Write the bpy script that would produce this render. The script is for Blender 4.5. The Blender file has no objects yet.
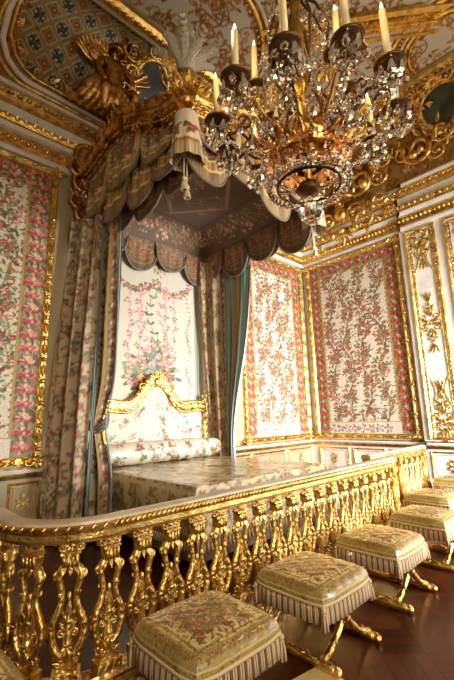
import bpy, bmesh, math, random
import numpy as np
from mathutils import Vector, Matrix
PI = math.pi
R = random.Random(7)
scene = bpy.context.scene
COL = scene.collection

# ------------------------------------------------------------------ helpers
def V(*a): return Vector(a)

class MB:
    """collects shapes for ONE mesh object"""
    def __init__(s): s.v=[]; s.f=[]; s.m=[]; s.sm=[]
    def add(s, vs, fs, m=0, smooth=True):
        o=len(s.v); s.v.extend([tuple(q) for q in vs])
        for f in fs: s.f.append(tuple(i+o for i in f)); s.m.append(m); s.sm.append(smooth)
    def box(s, a, b, m=0, mat=None):
        x0,y0,z0=a; x1,y1,z1=b
        vs=[V(x,y,z) for z in (z0,z1) for x,y in ((x0,y0),(x1,y0),(x1,y1),(x0,y1))]
        if mat: vs=[mat@q for q in vs]
        s.add(vs,[(3,2,1,0),(4,5,6,7),(0,1,5,4),(1,2,6,5),(2,3,7,6),(3,0,4,7)],m,False)
    def tube(s, pts, rad, seg=8, m=0, caps=True):
        pts=[Vector(q) for q in pts]; n=len(pts)
        if not isinstance(rad,(list,tuple)): rad=[rad]*n
        t0=(pts[1]-pts[0]).normalized()
        up=V(0,0,1) if abs(t0.z)<.9 else V(0,1,0)
        a=t0.cross(up).normalized(); vs=[]
        for i in range(n):
            t=(pts[min(i+1,n-1)]-pts[max(i-1,0)])
            if t.length<1e-9: t=t0
            t.normalize(); a=(a-t*a.dot(t))
            if a.length<1e-6: a=t.orthogonal()
            a.normalize(); b=t.cross(a)
            for k in range(seg):
                w=2*PI*k/seg; vs.append(pts[i]+(a*math.cos(w)+b*math.sin(w))*rad[i])
        fs=[(i*seg+k,i*seg+(k+1)%seg,(i+1)*seg+(k+1)%seg,(i+1)*seg+k) for i in range(n-1) for k in range(seg)]
        if caps: fs+= [tuple(reversed(range(seg))), tuple(range((n-1)*seg,n*seg))]
        s.add(vs,fs,m)
    def ball(s, c, r, m=0, u=8, v=6, mat=None, smooth=True):
        if not isinstance(r,(tuple,list)): r=(r,r,r)
        c=Vector(c); vs=[]
        for j in range(v+1):
            th=PI*j/v
            for i in range(u):
                w=2*PI*i/u
                q=V(r[0]*math.sin(th)*math.cos(w),r[1]*math.sin(th)*math.sin(w),r[2]*math.cos(th))
                if mat: q=mat@q
                vs.append(c+q)
        fs=[]
        for j in range(v):
            for i in range(u):
                A,B,Cc,D=j*u+i,j*u+(i+1)%u,(j+1)*u+(i+1)%u,(j+1)*u+i
                if j==0: fs.append((A,D,Cc))
                elif j==v-1: fs.append((A,D,B))
                else: fs.append((A,D,Cc,B))
        s.add(vs,fs,m,smooth)
    def lathe(s, prof, c=(0,0,0), seg=16, m=0, smooth=True, mat=None):
        c=Vector(c); vs=[]; n=len(prof)
        for r,z in prof:
            for k in range(seg):
                w=2*PI*k/seg; q=V(r*math.cos(w),r*math.sin(w),z)
                vs.append(c+(mat@q if mat else q))
        fs=[(i*seg+k,i*seg+(k+1)%seg,(i+1)*seg+(k+1)%seg,(i+1)*seg+k) for i in range(n-1) for k in range(seg)]
        s.add(vs,fs,m,smooth)
    def sweep(s, path, prof, side, closed=False, m=0, smooth=False):
        """profile points (out, up) swept along a path; side(i, t) -> (outvec, upvec)"""
        vs=[]; n=len(path); k=len(prof)
        for i,q in enumerate(path):
            o,u=side(i)
            for a,b in prof: vs.append(Vector(q)+o*a+u*b)
        rng=n if closed else n-1
        fs=[(i*k+j,((i+1)%n)*k+j,((i+1)%n)*k+(j+1)%k,i*k+(j+1)%k) for i in range(rng) for j in range(k)]
        s.add(vs,fs,m,smooth)
        if not closed: s.add([vs[j] for j in range(k)],[tuple(range(k))],m,False); s.add([vs[(n-1)*k+j] for j in range(k)],[tuple(reversed(range(k)))],m,False)
    def leaf(s, base, d, nrm, L, W, curl=.4, m=0, n=6):
        """pointed, ribbed, curling leaf"""
        d=Vector(d).normalized(); nrm=Vector(nrm); nrm=(nrm-d*nrm.dot(d)).normalized(); sd=d.cross(nrm)
        vs=[]; base=Vector(base)
        for i in range(n+1):
            t=i/n; w=W*.5*(math.sin(PI*(t**.75))**.8*(1-.25*t)+.02)*(1 if i%2==0 else .8)
            a=curl*t*t; c=base+d*(L*t*(1-.3*abs(curl)*t))+nrm*(L*a*.7)
            hgt=W*.2*(1-t)
            vs+= [c-sd*w, c-sd*w*.45+nrm*hgt, c+nrm*hgt*.3, c+sd*w*.45+nrm*hgt, c+sd*w]
        fs=[(i*5+k,(i+1)*5+k,(i+1)*5+k+1,i*5+k+1) for i in range(n) for k in range(4)]
        # thickness: back sheet
        back=[q-nrm*(W*.10) for q in vs]; o=len(vs)
        fb=[(o+i*5+k,o+i*5+k+1,o+(i+1)*5+k+1,o+(i+1)*5+k) for i in range(n) for k in range(4)]
        ed=[(i*5,o+i*5,o+(i+1)*5,(i+1)*5) for i in range(n)]+[(i*5+4,(i+1)*5+4,o+(i+1)*5+4,o+i*5+4) for i in range(n)]
        s.add(vs+back,fs+fb+ed,m)
    def scroll(s, c, ax, ay, r, turns=1.3, th=.12, flip=1, start=0., m=0, seg=6):
        """C-scroll volute in the plane ax, ay"""
        c=Vector(c); pts=[]; rr=[]; n=int(14*turns)+4
        for i in range(n+1):
            t=i/n; w=start+flip*2*PI*turns*t; q=r*(1-.82*t)
            pts.append(c+ax*(q*math.cos(w))+ay*(q*math.sin(w))); rr.append(r*th*(1-.45*t))
        s.tube(pts,rr,seg,m); s.ball(pts[-1],r*th*1.3,m,6,5)
    def rosette(s, c, ax, ay, r, n=6, m=0):
        nz=ax.cross(ay)
        for k in range(n):
            w=2*PI*k/n; d=ax*math.cos(w)+ay*math.sin(w)
            s.leaf(Vector(c),d,nz,r,r*.8,.35,m,3)
        s.ball(c,r*.28,m,6,5)
    def xf(s, mat):
        s.v=[tuple(mat@Vector(q)) for q in s.v]; return s
    def build(s, name, mats, parent=None, shade=True):
        me=bpy.data.meshes.new(name); me.from_pydata(s.v,[],s.f)
        if not isinstance(mats,(list,tuple)): mats=[mats]
        for q in mats: me.materials.append(q)
        me.polygons.foreach_set('material_index',s.m)
        me.polygons.foreach_set('use_smooth',[bool(q) and shade for q in s.sm]); me.update()
        return link(name,me,parent)

def link(name, me, parent=None):
    o=bpy.data.objects.new(name,me); COL.objects.link(o)
    if parent: o.parent=parent
    return o
def tag(o, label=None, cat=None, group=None, kind=None):
    if label: o['label']=label
    if cat: o['category']=cat
    if group: o['group']=group
    if kind: o['kind']=kind
    return o
def thing(name, label, cat, loc=(0,0,0), rz=0, group=None):
    o=bpy.data.objects.new(name,None); COL.objects.link(o)
    o.location=loc; o.rotation_euler=(0,0,rz); o.empty_display_size=.1
    return tag(o,label,cat,group)
def copy_tree(o, parent=None, loc=None, rz=None, label=None):
    c=o.copy(); COL.objects.link(c); c.parent=parent
    if loc is not None: c.location=loc
    if rz is not None: c.rotation_euler=(0,0,rz)
    if label: c['label']=label
    for ch in [q for q in ALLCH.get(o.name,[])]: copy_tree(ch,c)
    return c
ALLCH={}
def register(root):
    ks=list(root.children); ALLCH[root.name]=ks
    for k in ks: register(k)

# ------------------------------------------------------------------ materials
def lin(c):
    return tuple(((q/12.92) if q<=.04045 else ((q+.055)/1.055)**2.4) for q in c)
def rgb(r,g,b): return lin((r/255,g/255,b/255))
def mat(name, col, rough=.5, metal=0, bump=None, spec=None, attr=False, sheen=0, coat=0, trans=0, ior=None, emis=None, vary=None):
    m=bpy.data.materials.new(name); m.use_nodes=True; nt=m.node_tree; N=nt.nodes; L=nt.links
    b=N['Principled BSDF']; b.inputs['Base Color'].default_value=(*col,1)
    b.inputs['Roughness'].default_value=rough; b.inputs['Metallic'].default_value=metal
    if spec is not None: b.inputs['Specular IOR Level'].default_value=spec
    if sheen: b.inputs['Sheen Weight'].default_value=sheen
    if coat: b.inputs['Coat Weight'].default_value=coat; b.inputs['Coat Roughness'].default_value=.15
    if trans: b.inputs['Transmission Weight'].default_value=trans
    if ior: b.inputs['IOR'].default_value=ior
    if emis: b.inputs['Emission Color'].default_value=(*emis[0],1); b.inputs['Emission Strength'].default_value=emis[1]
    tc=N.new('ShaderNodeTexCoord')
    if attr:
        a=N.new('ShaderNodeAttribute'); a.attribute_name='Col'; L.new(a.outputs['Color'],b.inputs['Base Color'])
    if vary:   # second colour mixed in by noise: wear, dirt, gilding tone
        c2,sc,lo,hi=vary
        n=N.new('ShaderNodeTexNoise'); n.inputs['Scale'].default_value=sc; n.inputs['Detail'].default_value=4
        L.new(tc.outputs['Object'],n.inputs['Vector'])
        r=N.new('ShaderNodeMapRange'); r.inputs['From Min'].default_value=lo; r.inputs['From Max'].default_value=hi; r.clamp=True
        L.new(n.outputs['Fac'],r.inputs['Value'])
        x=N.new('ShaderNodeMix'); x.data_type='RGBA'; x.inputs['A'].default_value=(*col,1); x.inputs['B'].default_value=(*c2,1)
        L.new(r.outputs['Result'],x.inputs['Factor']); L.new(x.outputs['Result'],b.inputs['Base Color'])
    if bump:
        kind,sc,st=bump
        if kind=='noise':
            n=N.new('ShaderNodeTexNoise'); n.inputs['Scale'].default_value=sc; n.inputs['Detail'].default_value=5; o=n.outputs['Fac']
        elif kind=='voro':
            n=N.new('ShaderNodeTexVoronoi'); n.inputs['Scale'].default_value=sc; n.feature='SMOOTH_F1'; o=n.outputs['Distance']
        else:
            n=N.new('ShaderNodeTexWave'); n.inputs['Scale'].default_value=sc; n.inputs['Distortion'].default_value=2; o=n.outputs['Fac']
        L.new(tc.outputs['Object'],n.inputs['Vector'])
        u=N.new('ShaderNodeBump'); u.inputs['Strength'].default_value=st; u.inputs['Distance'].default_value=.01
        L.new(o,u.inputs['Height']); L.new(u.outputs['Normal'],b.inputs['Normal'])
    return m
M={}
GOLD=(.90,.62,.20); DARKG=(.50,.27,.06)
M['gold']=mat('gilding',GOLD,.30,1,('noise',60,.5),vary=(DARKG,9,.42,.68))
M['carved']=mat('carved gilding',GOLD,.38,1,('voro',38,.9),vary=(DARKG,7,.45,.62))
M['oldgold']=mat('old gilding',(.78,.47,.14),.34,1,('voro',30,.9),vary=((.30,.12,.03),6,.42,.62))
M['bronze']=mat('dark bronze',(.17,.09,.04),.5,1,('noise',40,.3))
M['ring']=mat('black bronze',(.05,.035,.03),.3,.8)
M['amber']=mat('copper lustre',(.95,.40,.10),.22,1,('voro',30,.6))
M['white']=mat('white paint',rgb(226,222,212),.45,0,('noise',25,.08),vary=(rgb(205,199,186),3,.45,.7))
M['plaster']=mat('grey plaster',rgb(172,156,122),.6,0,('noise',20,.1),vary=(rgb(154,138,104),2,.4,.7))
M['stone']=mat('cream marble',rgb(214,200,178),.35,0,vary=(rgb(178,156,126),3,.4,.7))
M['fabric']=mat('woven silk',(1,1,1),.62,0,('noise',160,.12),attr=True,sheen=.2)
M['brocade']=mat('brocade under clear film',(1,1,1),.42,0,('noise',24,.45),attr=True,coat=.75)
M['lining']=mat('teal silk lining',rgb(118,142,136),.5,0,('noise',30,.2),sheen=.3)
M['braid']=mat('grey braid',rgb(128,116,104),.8,0,('wave',60,.4))
M['fringe']=mat('cream fringe strand',rgb(206,182,140),.75,0,('noise',80,.2))
M['mauve']=mat('mauve fringe strand',rgb(132,88,80),.75,0,('noise',80,.2))
M['fringew']=mat('cream fringe',rgb(214,200,170),.75,0,('noise',80,.2))
M['wax']=mat('cream wax',rgb(240,222,180),.35,0,('noise',12,.05),vary=(rgb(230,205,155),8,.4,.7))
M['flame']=mat('frosted flame bulb',(1,.93,.8),.3,0,emis=((1,.85,.62),1.6))
M['crystal']=mat('crystal',(1,.985,.96),.03,0,trans=1,ior=1.55)
M['plume']=mat('ostrich feather',rgb(206,200,188),.9,0,('noise',60,.6),sheen=.4)
M['bedskirt']=mat('bed skirt silk',rgb(150,120,88),.55,0,('noise',12,.3),vary=(rgb(120,92,64),10,.4,.65))
M['paint']=mat('ceiling painting',rgb(70,80,66),.4,0,vary=(rgb(34,40,38),2.2,.4,.62))
M['darkwood']=mat('dark recess wood',rgb(60,38,22),.5)
M['card']=mat('beige board',rgb(214,190,132),.6,0,vary=(rgb(200,172,112),5,.4,.7))

def parquet():
    m=bpy.data.materials.new('versailles parquet'); m.use_nodes=True; nt=m.node_tree; N=nt.nodes; L=nt.links
    b=N['Principled BSDF']; tc=N.new('ShaderNodeTexCoord'); mp=N.new('ShaderNodeMapping')
    mp.inputs['Rotation'].default_value=(0,0,PI/4); L.new(tc.outputs['Object'],mp.inputs['Vector'])
    def brick(rot,w,h):
        q=N.new('ShaderNodeMapping'); q.inputs['Rotation'].default_value=(0,0,rot); L.new(mp.outputs['Vector'],q.inputs['Vector'])
        t=N.new('ShaderNodeTexBrick'); t.inputs['Scale'].default_value=1; t.inputs['Brick Width'].default_value=w; t.inputs['Row Height'].default_value=h
        t.inputs['Mortar Size'].default_value=.004; t.inputs['Color1'].default_value=(*rgb(62,24,11),1); t.inputs['Color2'].default_value=(*rgb(98,42,19),1)
        t.inputs['Mortar'].default_value=(*rgb(30,14,8),1); L.new(q.outputs['Vector'],t.inputs['Vector']); return t
    t1=brick(0,.6,.1); t2=brick(PI/2,.6,.1)
    ck=N.new('ShaderNodeTexChecker'); ck.inputs['Scale'].default_value=1/.6; L.new(mp.outputs['Vector'],ck.inputs['Vector'])
    mx=N.new('ShaderNodeMix'); mx.data_type='RGBA'; L.new(ck.outputs['Fac'],mx.inputs['Factor']); L.new(t1.outputs['Color'],mx.inputs['A']); L.new(t2.outputs['Color'],mx.inputs['B'])
    n=N.new('ShaderNodeTexNoise'); n.inputs['Scale'].default_value=3; n.inputs['Detail'].default_value=6; L.new(tc.outputs['Object'],n.inputs['Vector'])
    mm=N.new('ShaderNodeMix'); mm.data_type='RGBA'; mm.blend_type='MULTIPLY'; mm.inputs['Factor'].default_value=.7
    L.new(mx.outputs['Result'],mm.inputs['A']); cr=N.new('ShaderNodeValToRGB'); cr.color_ramp.elements[0].color=(.25,.2,.2,1); cr.color_ramp.elements[0].position=.3
    cr.color_ramp.elements[1].color=(1,1,1,1); cr.color_ramp.elements[1].position=.7; L.new(n.outputs['Fac'],cr.inputs['Fac']); L.new(cr.outputs['Color'],mm.inputs['B'])
    L.new(mm.outputs['Result'],b.inputs['Base Color']); b.inputs['Roughness'].default_value=.28
    L.new(tc.outputs['Object'],mp.inputs['Vector']); return m
M['parquet']=parquet()

# ------------------------------------------------------------------ pattern painter (woven designs -> colour attribute)
class Canvas:
    def __init__(s, w, h, px, bg):
        s.px=px; s.W=max(4,int(w/px)); s.H=max(4,int(h/px)); s.w=w; s.h=h
        s.a=np.ones((s.H,s.W,3))*np.array(bg)/255.
        s.X=(np.arange(s.W)+.5)*w/s.W; s.Y=(np.arange(s.H)+.5)*h/s.H
    def _box(s,x0,x1,y0,y1):
        i0=max(0,int(x0/s.w*s.W)-1); i1=min(s.W,int(x1/s.w*s.W)+2); j0=max(0,int(y0/s.h*s.H)-1); j1=min(s.H,int(y1/s.h*s.H)+2)
        return i0,i1,j0,j1
    def ell(s,x,y,rx,ry,c,rot=0,al=1.):
        r=max(rx,ry); i0,i1,j0,j1=s._box(x-r,x+r,y-r,y+r)
        if i0>=i1 or j0>=j1: return
        X,Y=np.meshgrid(s.X[i0:i1]-x,s.Y[j0:j1]-y); c_,s_=math.cos(rot),math.sin(rot)
        U=(X*c_+Y*s_)/rx; W=(-X*s_+Y*c_)/ry
        k=np.clip((1.15-(U*U+W*W))*3,0,1)[...,None]*al
        s.a[j0:j1,i0:i1]=s.a[j0:j1,i0:i1]*(1-k)+np.array(c)/255.*k
    def rect(s,x0,x1,y0,y1,c):
        i0,i1=int(round(x0/s.w*s.W)),int(round(x1/s.w*s.W)); j0,j1=int(round(y0/s.h*s.H)),int(round(y1/s.h*s.H))
        s.a[max(0,j0):max(0,j1),max(0,i0):max(0,i1)]=np.array(c)/255.
    def line(s,pts,wd,c,al=1.):
        for (x0,y0),(x1,y1) in zip(pts,pts[1:]):
            d=math.hypot(x1-x0,y1-y0)
            s.ell((x0+x1)/2,(y0+y1)/2,d/2+wd*.6,wd/2,c,math.atan2(y1-y0,x1-x0),al)
    def leafm(s,x,y,L,c,rot): s.ell(x+math.cos(rot)*L/2,y+math.sin(rot)*L/2,L/2,L*.22,c,rot)
    def flower(s,x,y,r,cs,g=None):
        if g:
            for k in range(5): s.leafm(x,y,r*1.9,R.choice(g),k*1.256+R.random())
        n=6
        for k in range(n):
            w=2*PI*k/n+R.random()*.4; s.ell(x+math.cos(w)*r*.6,y+math.sin(w)*r*.6,r*.5,r*.4,cs[k%len(cs)],w)
        s.ell(x,y,r*.35,r*.35,cs[-1]); s.ell(x,y,r*.14,r*.14,(230,190,120))
    def spray(s,x,y,r,cs,g,n=7):
        for k in range(n):
            w=R.random()*2*PI; d=r*(.4+.6*R.random()); px,py=x+math.cos(w)*d,y+math.sin(w)*d
            s.line([(x,y),(px,py)],r*.05,R.choice(g)); s.leafm(x+(px-x)*.5,y+(py-y)*.5,r*.35,R.choice(g),w+R.choice((-1,1))*.8)
            s.leafm(px,py,r*.3,R.choice(g),w); 
            if R.random()<.7: s.flower(px,py,r*(.10+.1*R.random()),cs)
        s.flower(x,y,r*.24,cs,g)
    def noise(s,amp):
        n=np.random.RandomState(3).randn(s.H,s.W,1)*amp; s.a=np.clip(s.a*(1+n),0,1)
    def linear(s):
        a=np.clip(s.a,0,1); return np.where(a<=.04045,a/12.92,((a+.055)/1.055)**2.4)

def cloth(name, cv, fn, material, parent=None, nu=None, nv=None, back=None, back_off=.006):
    """surface sampled by a canvas: fn(U,V arrays 0..1) -> XYZ arrays; optional lining sheet"""
    nu=nu or cv.W; nv=nv or cv.H
    u=np.linspace(0,1,nu); v=np.linspace(0,1,nv); U,Vv=np.meshgrid(u,v)
    X,Y,Z=fn(U,Vv); co=np.stack([X,Y,Z],-1).reshape(-1,3)
    idx=np.arange(nu*nv).reshape(nv,nu)
    q=np.stack([idx[:-1,:-1],idx[:-1,1:],idx[1:,1:],idx[1:,:-1]],-1).reshape(-1,4)
    col=cv.linear()[np.clip((Vv*(cv.H-1)+.5).astype(int),0,cv.H-1),np.clip((U*(cv.W-1)+.5).astype(int),0,cv.W-1)].reshape(-1,3)
    me=bpy.data.meshes.new(name); me.vertices.add(len(co)); me.vertices.foreach_set('co',co.astype(np.float32).ravel())
    me.loops.add(q.size); me.loops.foreach_set('vertex_index',q.ravel().astype(np.int32))
    me.polygons.add(len(q)); me.polygons.foreach_set('loop_start',np.arange(0,q.size,4,dtype=np.int32))
    me.polygons.foreach_set('use_smooth',np.ones(len(q),bool)); me.update(calc_edges=True)
    at=me.color_attributes.new('Col','FLOAT_COLOR','POINT')
    at.data.foreach_set('color',np.concatenate([col,np.ones((len(col),1))],1).astype(np.float32).ravel())
    me.materials.append(material)
    return link(name,me,parent)
# ------------------------------------------------------------------ room shell
YA=6.0; XB=8.715; XP=8.60; YP=3.2          # bed wall, side wall, projecting pier face and where it starts
XL=-2.6; YK=-3.6; ZC=8.3
def solid(name, a, b, m, kind='structure', parent=None):
    mb=MB(); mb.box(a,b,0); o=mb.build(name,m,parent); 
    if not parent: tag(o,kind=kind)
    return o
solid('floor',(XL-.3,YK-.3,-.2),(XB+.3,YA+.3,0),M['parquet'])
solid('wall_bed',(XL-.3,YA,0),(XB+.3,YA+.3,ZC+.3),M['plaster'])
solid('wall_side',(XB,YK-.3,0),(XB+.3,YA,ZC+.3),M['white'])
solid('wall_left',(XL-.3,YK-.3,0),(XL,YA,ZC+.3),M['white'])
solid('trim_1',(XP,YK,0),(XB,YP,6.9),M['white'])       # projecting pier of the side wall
# wall with the two windows, behind the photographer
wb=MB(); wins=[(-.6,1.4),(5.2,8.0)]; xs=[XL-.3]
for a,b in wins: xs+=[a,b]
xs.append(XB+.3)
for i in range(0,len(xs),2): wb.box((xs[i],YK-.3,0),(xs[i+1],YK,ZC+.3))
for a,b in wins: wb.box((a,YK-.3,0),(b,YK,.5)); wb.box((a,YK-.3,5.2),(b,YK,ZC+.3))
tag(wb.build('wall_window_side',M['white']),kind='structure')
for i,(a,b) in enumerate(wins):
    f=MB(); t=.05
    for x in (a,(a+b)/2-t/2,b-t): f.box((x,YK-.2,.5),(x+t,YK-.12,5.2))
    for k in range(7): z=.5+k*(4.7-t)/6; f.box((a,YK-.19,z),(b,YK-.13,z+t))
    tag(f.build('window_%d'%(i+1),M['white']),kind='structure')

# cornice, with its jog where the pier projects
PATH=[V(XL,YA,0),V(XB,YA,0),V(XB,YP,0),V(XP,YP,0),V(XP,YK,0)]
OUT=[V(0,-1,0),V(-1,-1,0),V(-1,-1,0),V(-1,-1,0),V(-1,0,0)]
def run(mb, prof, m=0): mb.sweep(PATH,prof,lambda i:(OUT[i],V(0,0,1)),m=m)
def along(step, off=0.):
    """positions with outward vector, along the cornice path"""
    for (p0,p1,n) in ((PATH[0],PATH[1],V(0,-1,0)),(PATH[1],PATH[2],V(-1,0,0)),(PATH[3],PATH[4],V(-1,0,0))):
        d=p1-p0; L=d.length; d.normalize(); k=int(L/step)
        for i in range(k): yield p0+d*(step*(i+.5)), n, d
c=MB()
run(c,[(0,5.68),(.05,5.68),(.06,5.74),(.04,5.78),(0,5.78)],0)
run(c,[(0,5.78),(.045,5.78),(.05,5.84),(.05,5.98),(.03,6.02),(0,6.02)],1)
run(c,[(0,6.02),(.09,6.04),(.11,6.1),(.08,6.14),(0,6.14)],0)
run(c,[(0,6.14),(.10,6.15),(.13,6.2),(.13,6.24),(0,6.24)],1)
run(c,[(0,6.24),(.05,6.24),(.08,6.44),(0,6.44)],0)
run(c,[(0,6.44),(.16,6.46),(.2,6.5),(.17,6.54),(.21,6.58),(.21,6.62),(0,6.62)],1)
run(c,[(0,6.62),(.25,6.62),(.27,6.66),(.25,6.70),(0,6.70)],0)
tag(c.build('trim_2',[M['white'],M['gold']]),kind='structure')
c=MB()
for q,n,d in along(.095):
    c.ball(q+n*.055+V(0,0,5.91),(.036,.036,.05),0,6,5)
for q,n,d in along(.13):
    c.leaf(q+n*.12+V(0,0,6.16),V(0,0,1)+n*.3,n,.1,.10,.3,0,3)
    c.ball(q+n*.205+V(0,0,6.54),(.045,.045,.035),0,6,4)
tag(c.build('trim_3',M['gold']),kind='structure')

# dado rail, baseboard
for nm,zz,mid in (('trim_4',.90,.05),):
    c=MB()
    run(c,[(0,zz-.05),(.03,zz-.05),(.045,zz),(.02,zz+.02),(0,zz+.02)],1)
    run(c,[(0,zz+.02),(.04,zz+.02),(.055,zz+.05),(.03,zz+.07),(0,zz+.07)],0)
    run(c,[(0,zz+.07),(.025,zz+.07),(.03,zz+.1),(0,zz+.1)],1)
    tag(c.build(nm,[M['white'],M['gold']]),kind='structure')
c=MB(); run(c,[(0,0),(.04,0),(.04,.16),(.02,.2),(0,.2)],0); tag(c.build('baseboard_bed',M['stone']),kind='structure')

# wainscot panels below the dado: moulded frame with a small arabesque
def fmap(wall):
    if wall=='A': return lambda s,z,o: V(s,YA-o,z)
    if wall=='B': return lambda s,z,o: V(XB-o,s,z)
    return lambda s,z,o: V(XP-o,s,z)
def frame(mb, W, s0, s1, z0, z1, wd, th, m=0, prof=None):
    """mitred rectangular moulding"""
    prof=prof or [(0,0),(0,.6),(.18,1),(.4,.75),(.6,1),(.85,.7),(1,.45),(1,0)]
    cs=[(s0,z0,1,1),(s1,z0,-1,1),(s1,z1,-1,-1),(s0,z1,1,-1)]; vs=[]
    for s,z,a,b in cs:
        for u,h in prof: vs.append(W(s+a*u*wd,z+b*u*wd,h*th))
    k=len(prof)
    mb.add(vs,[(i*k+j,((i+1)%4)*k+j,((i+1)%4)*k+(j+1)%k,i*k+(j+1)%k) for i in range(4) for j in range(k)],m,False)
def arab(mb, W, s, z, r, m=0, o=.012):
    """arabesque: four volutes, palmettes and buds"""
    o0=W(s,z,o); ax=(W(s+1,z,o)-o0); ay=V(0,0,1); nz=W(s,z,o+1)-o0
    for sx in (-1,1):
        for sy in (-1,1):
            mb.scroll(o0+ax*(sx*r*.45)+ay*(sy*r*.42),ax*sx,ay*sy,r*.36,1.3,.13,1,PI*1.2,m)
            mb.leaf(o0+ax*(sx*r*.2),ax*sx*.9+ay*sy*.8,nz,r*.8,r*.25,.1,m,4)
    for sy in (-1,1):
        for a in (-.5,0,.5): mb.leaf(o0+ay*(sy*r*.5),ay*sy+ax*a,nz,r*(.9-.4*abs(a)),r*.26,.1,m,4)
    mb.rosette(o0,ax,ay,r*.28,6,m)
n=5
def wainscot(wall, spans):
    global n
    W=fmap(wall)
    for s0,s1 in spans:
        c=MB(); frame(c,W,s0,s1,.26,.80,.035,.02,0); frame(c,W,s0+.06,s1-.06,.32,.74,.012,.012,0)
        arab(c,W,(s0+s1)/2,.53,.12,0,.01)
        tag(c.build('trim_%d'%n,M['gold']),kind='structure'); n+=1
wainscot('A',[(-.2,.6),(.7,1.45),(1.55,1.95),(5.3,6.3),(6.4,7.5),(7.6,8.6)])
wainscot('B',[(5.0,5.85),(4.1,4.9),(3.35,4.0)])
wainscot('P',[(2.35,3.1),(1.4,2.25)])

# boiserie panels of the pier: white field, gilded frame and arabesques
PW=fmap('P')
def boiserie(s0,s1):
    global n
    c=MB(); m=(s0+s1)/2
    frame(c,PW,s0,s1,1.03,5.64,.05,.035,0)
    frame(c,PW,s0+.1,s1-.1,1.13,5.54,.02,.02,0)
    for z in np.arange(1.1,5.6,.09):
        for s in (s0+.075,s1-.075): c.ball(PW(s,z,.012),(.016,.02,.03),0,5,4)
    for z,r in ((2.0,.12),(1.75,.19),(1.4,.26),(3.15,.13),(3.45,.27),(3.75,.13),(4.95,.12),(5.12,.18),(5.36,.24),(1.2,.2)): arab(c,PW,m,z,r,0)
    for z,sg in ((4.85,-1),(2.02,1),(3.9,1),(3.0,-1)):
        for a in (-1,0,1): c.leaf(PW(m,z,.01),V(0,a*.45,sg),V(-1,0,0),.24,.06,.1,0,6)
    for sg in (-1,1):
        for z0,z1 in ((1.7,2.3),(4.6,5.1)):
            pts=[PW(m+sg*(.19-.10*math.sin(PI*t)),z0+(z1-z0)*t,.012) for t in np.linspace(0,1,12)]
            c.tube(pts,.008,5,0)
    tag(c.build('trim_%d'%n,M['carved']),kind='structure'); n+=1
boiserie(2.45,3.08); boiserie(1.55,2.28); boiserie(.6,1.35)

# ------------------------------------------------------------------ cove and ceiling
CO0,CO1,CZ0,CZ1=.25,1.08,6.70,ZC
def cov(t):
    return CO0+(CO1-CO0)*(1-np.cos(t*PI/2)), CZ0+(CZ1-CZ0)*np.sin(t*PI/2)
ARC=1.85
def lattice(cv,x0,x1,bg=None):
    # rows of rounded blue squares with rosettes, set on the diagonal
    P=.36; k=0
    for j in range(-1,int(cv.h/P*2)+2):
        for i in range(int((x1-x0)/P)+2):
            x=x0+i*P+(P/2 if j%2 else 0); y=j*P/2+.08
            if x>x1 or x<x0: continue
            r=.105; w=PI/4; ros=(j%2==0)
            pts=[(x+r*1.25*math.cos(a),y+r*1.25*math.sin(a)) for a in (0,PI/2,PI,-PI/2,0)]
            cv.line(pts,.06,(132,112,66)); cv.ell(x,y,r*.92,r*.92,(58,66,58)); cv.line(pts,.026,(168,160,128))
            cv.ell(x,y,r*.82,r*.82,(112,116,96) if ros else (84,92,82))
            if ros:
                cv.ell(x,y,.075,.075,(160,108,48)); cv.ell(x,y,.045,.045,(96,58,26)); cv.ell(x,y,.02,.02,(200,150,70))
            else:
                for a in range(4):
                    b=a*PI/2+PI/4; cv.ell(x+.055*math.cos(b),y+.055*math.sin(b),.045,.026,(46,44,34),b); cv.ell(x+.06*math.cos(b+.5),y+.06*math.sin(b+.5),.014,.014,(190,180,150))
def arabesque(cv,n,base):
    g=[(150,104,44),(128,84,34),(176,128,62)]
    for k in range(n):
        x,y=R.random()*cv.w,R.random()*cv.h; r=.1+.12*R.random(); fl=R.choice((-1,1)); a0=R.random()*6.28
        pts=[(x+r*(1-.8*t)*math.cos(a0+fl*7.5*t),y+r*(1-.8*t)*math.sin(a0+fl*7.5*t)) for t in np.linspace(0,1,16)]
        cv.line(pts,.03,R.choice(g))
        for t in (0,4,8): cv.leafm(pts[t][0],pts[t][1],.12,R.choice(g),a0+t+1)
        cv.ell(x,y,.03,.03,g[2])
# bed-wall cove
cw=XB+.1-XL; cv=Canvas(cw,ARC,.016,(158,112,48))
for k in range(900): cv.ell(R.random()*cw,R.random()*ARC,.03,.02,R.choice([(168,116,50),(98,60,26),(150,100,44)]),R.random()*3)
lattice(cv,1.15-XL,3.6-XL)
cv2=Canvas(cw,ARC,.03,(0,0,0))
def coveA(U,W):
    o,z=cov(W); return XL+U*cw, YA-o, z
tag(cloth('cove_bed_side',cv,coveA,M['fabric'],nu=400,nv=60) if False else cloth('ceiling_cove_bed_side',cv,coveA,mat('painted cove',(1,1,1),.45,.25,('noise',20,.2),attr=True)),kind='structure')
cvb=Canvas(YA-YK,ARC,.022,(168,128,66))
for k in range(1300): cvb.ell(R.random()*cvb.w,R.random()*ARC,.05,.025,R.choice([(196,150,74),(128,82,34),(206,190,160),(150,104,48)]),R.random()*3)
arabesque(cvb,150,None)
def coveB(U,W):
    o,z=cov(W); return XB-o, YA-U*(YA-YK), z
M['cove']=bpy.data.materials['painted cove']
tag(cloth('ceiling_cove_side',cvb,coveB,M['cove']),kind='structure')
solid('ceiling',(XL,YK,ZC),(XB-CO1+.1,YA-CO1+.1,ZC+.2),M['white'])
cc=Canvas(7.,7.,.022,(204,202,196)); arabesque(cc,800,None)
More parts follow.
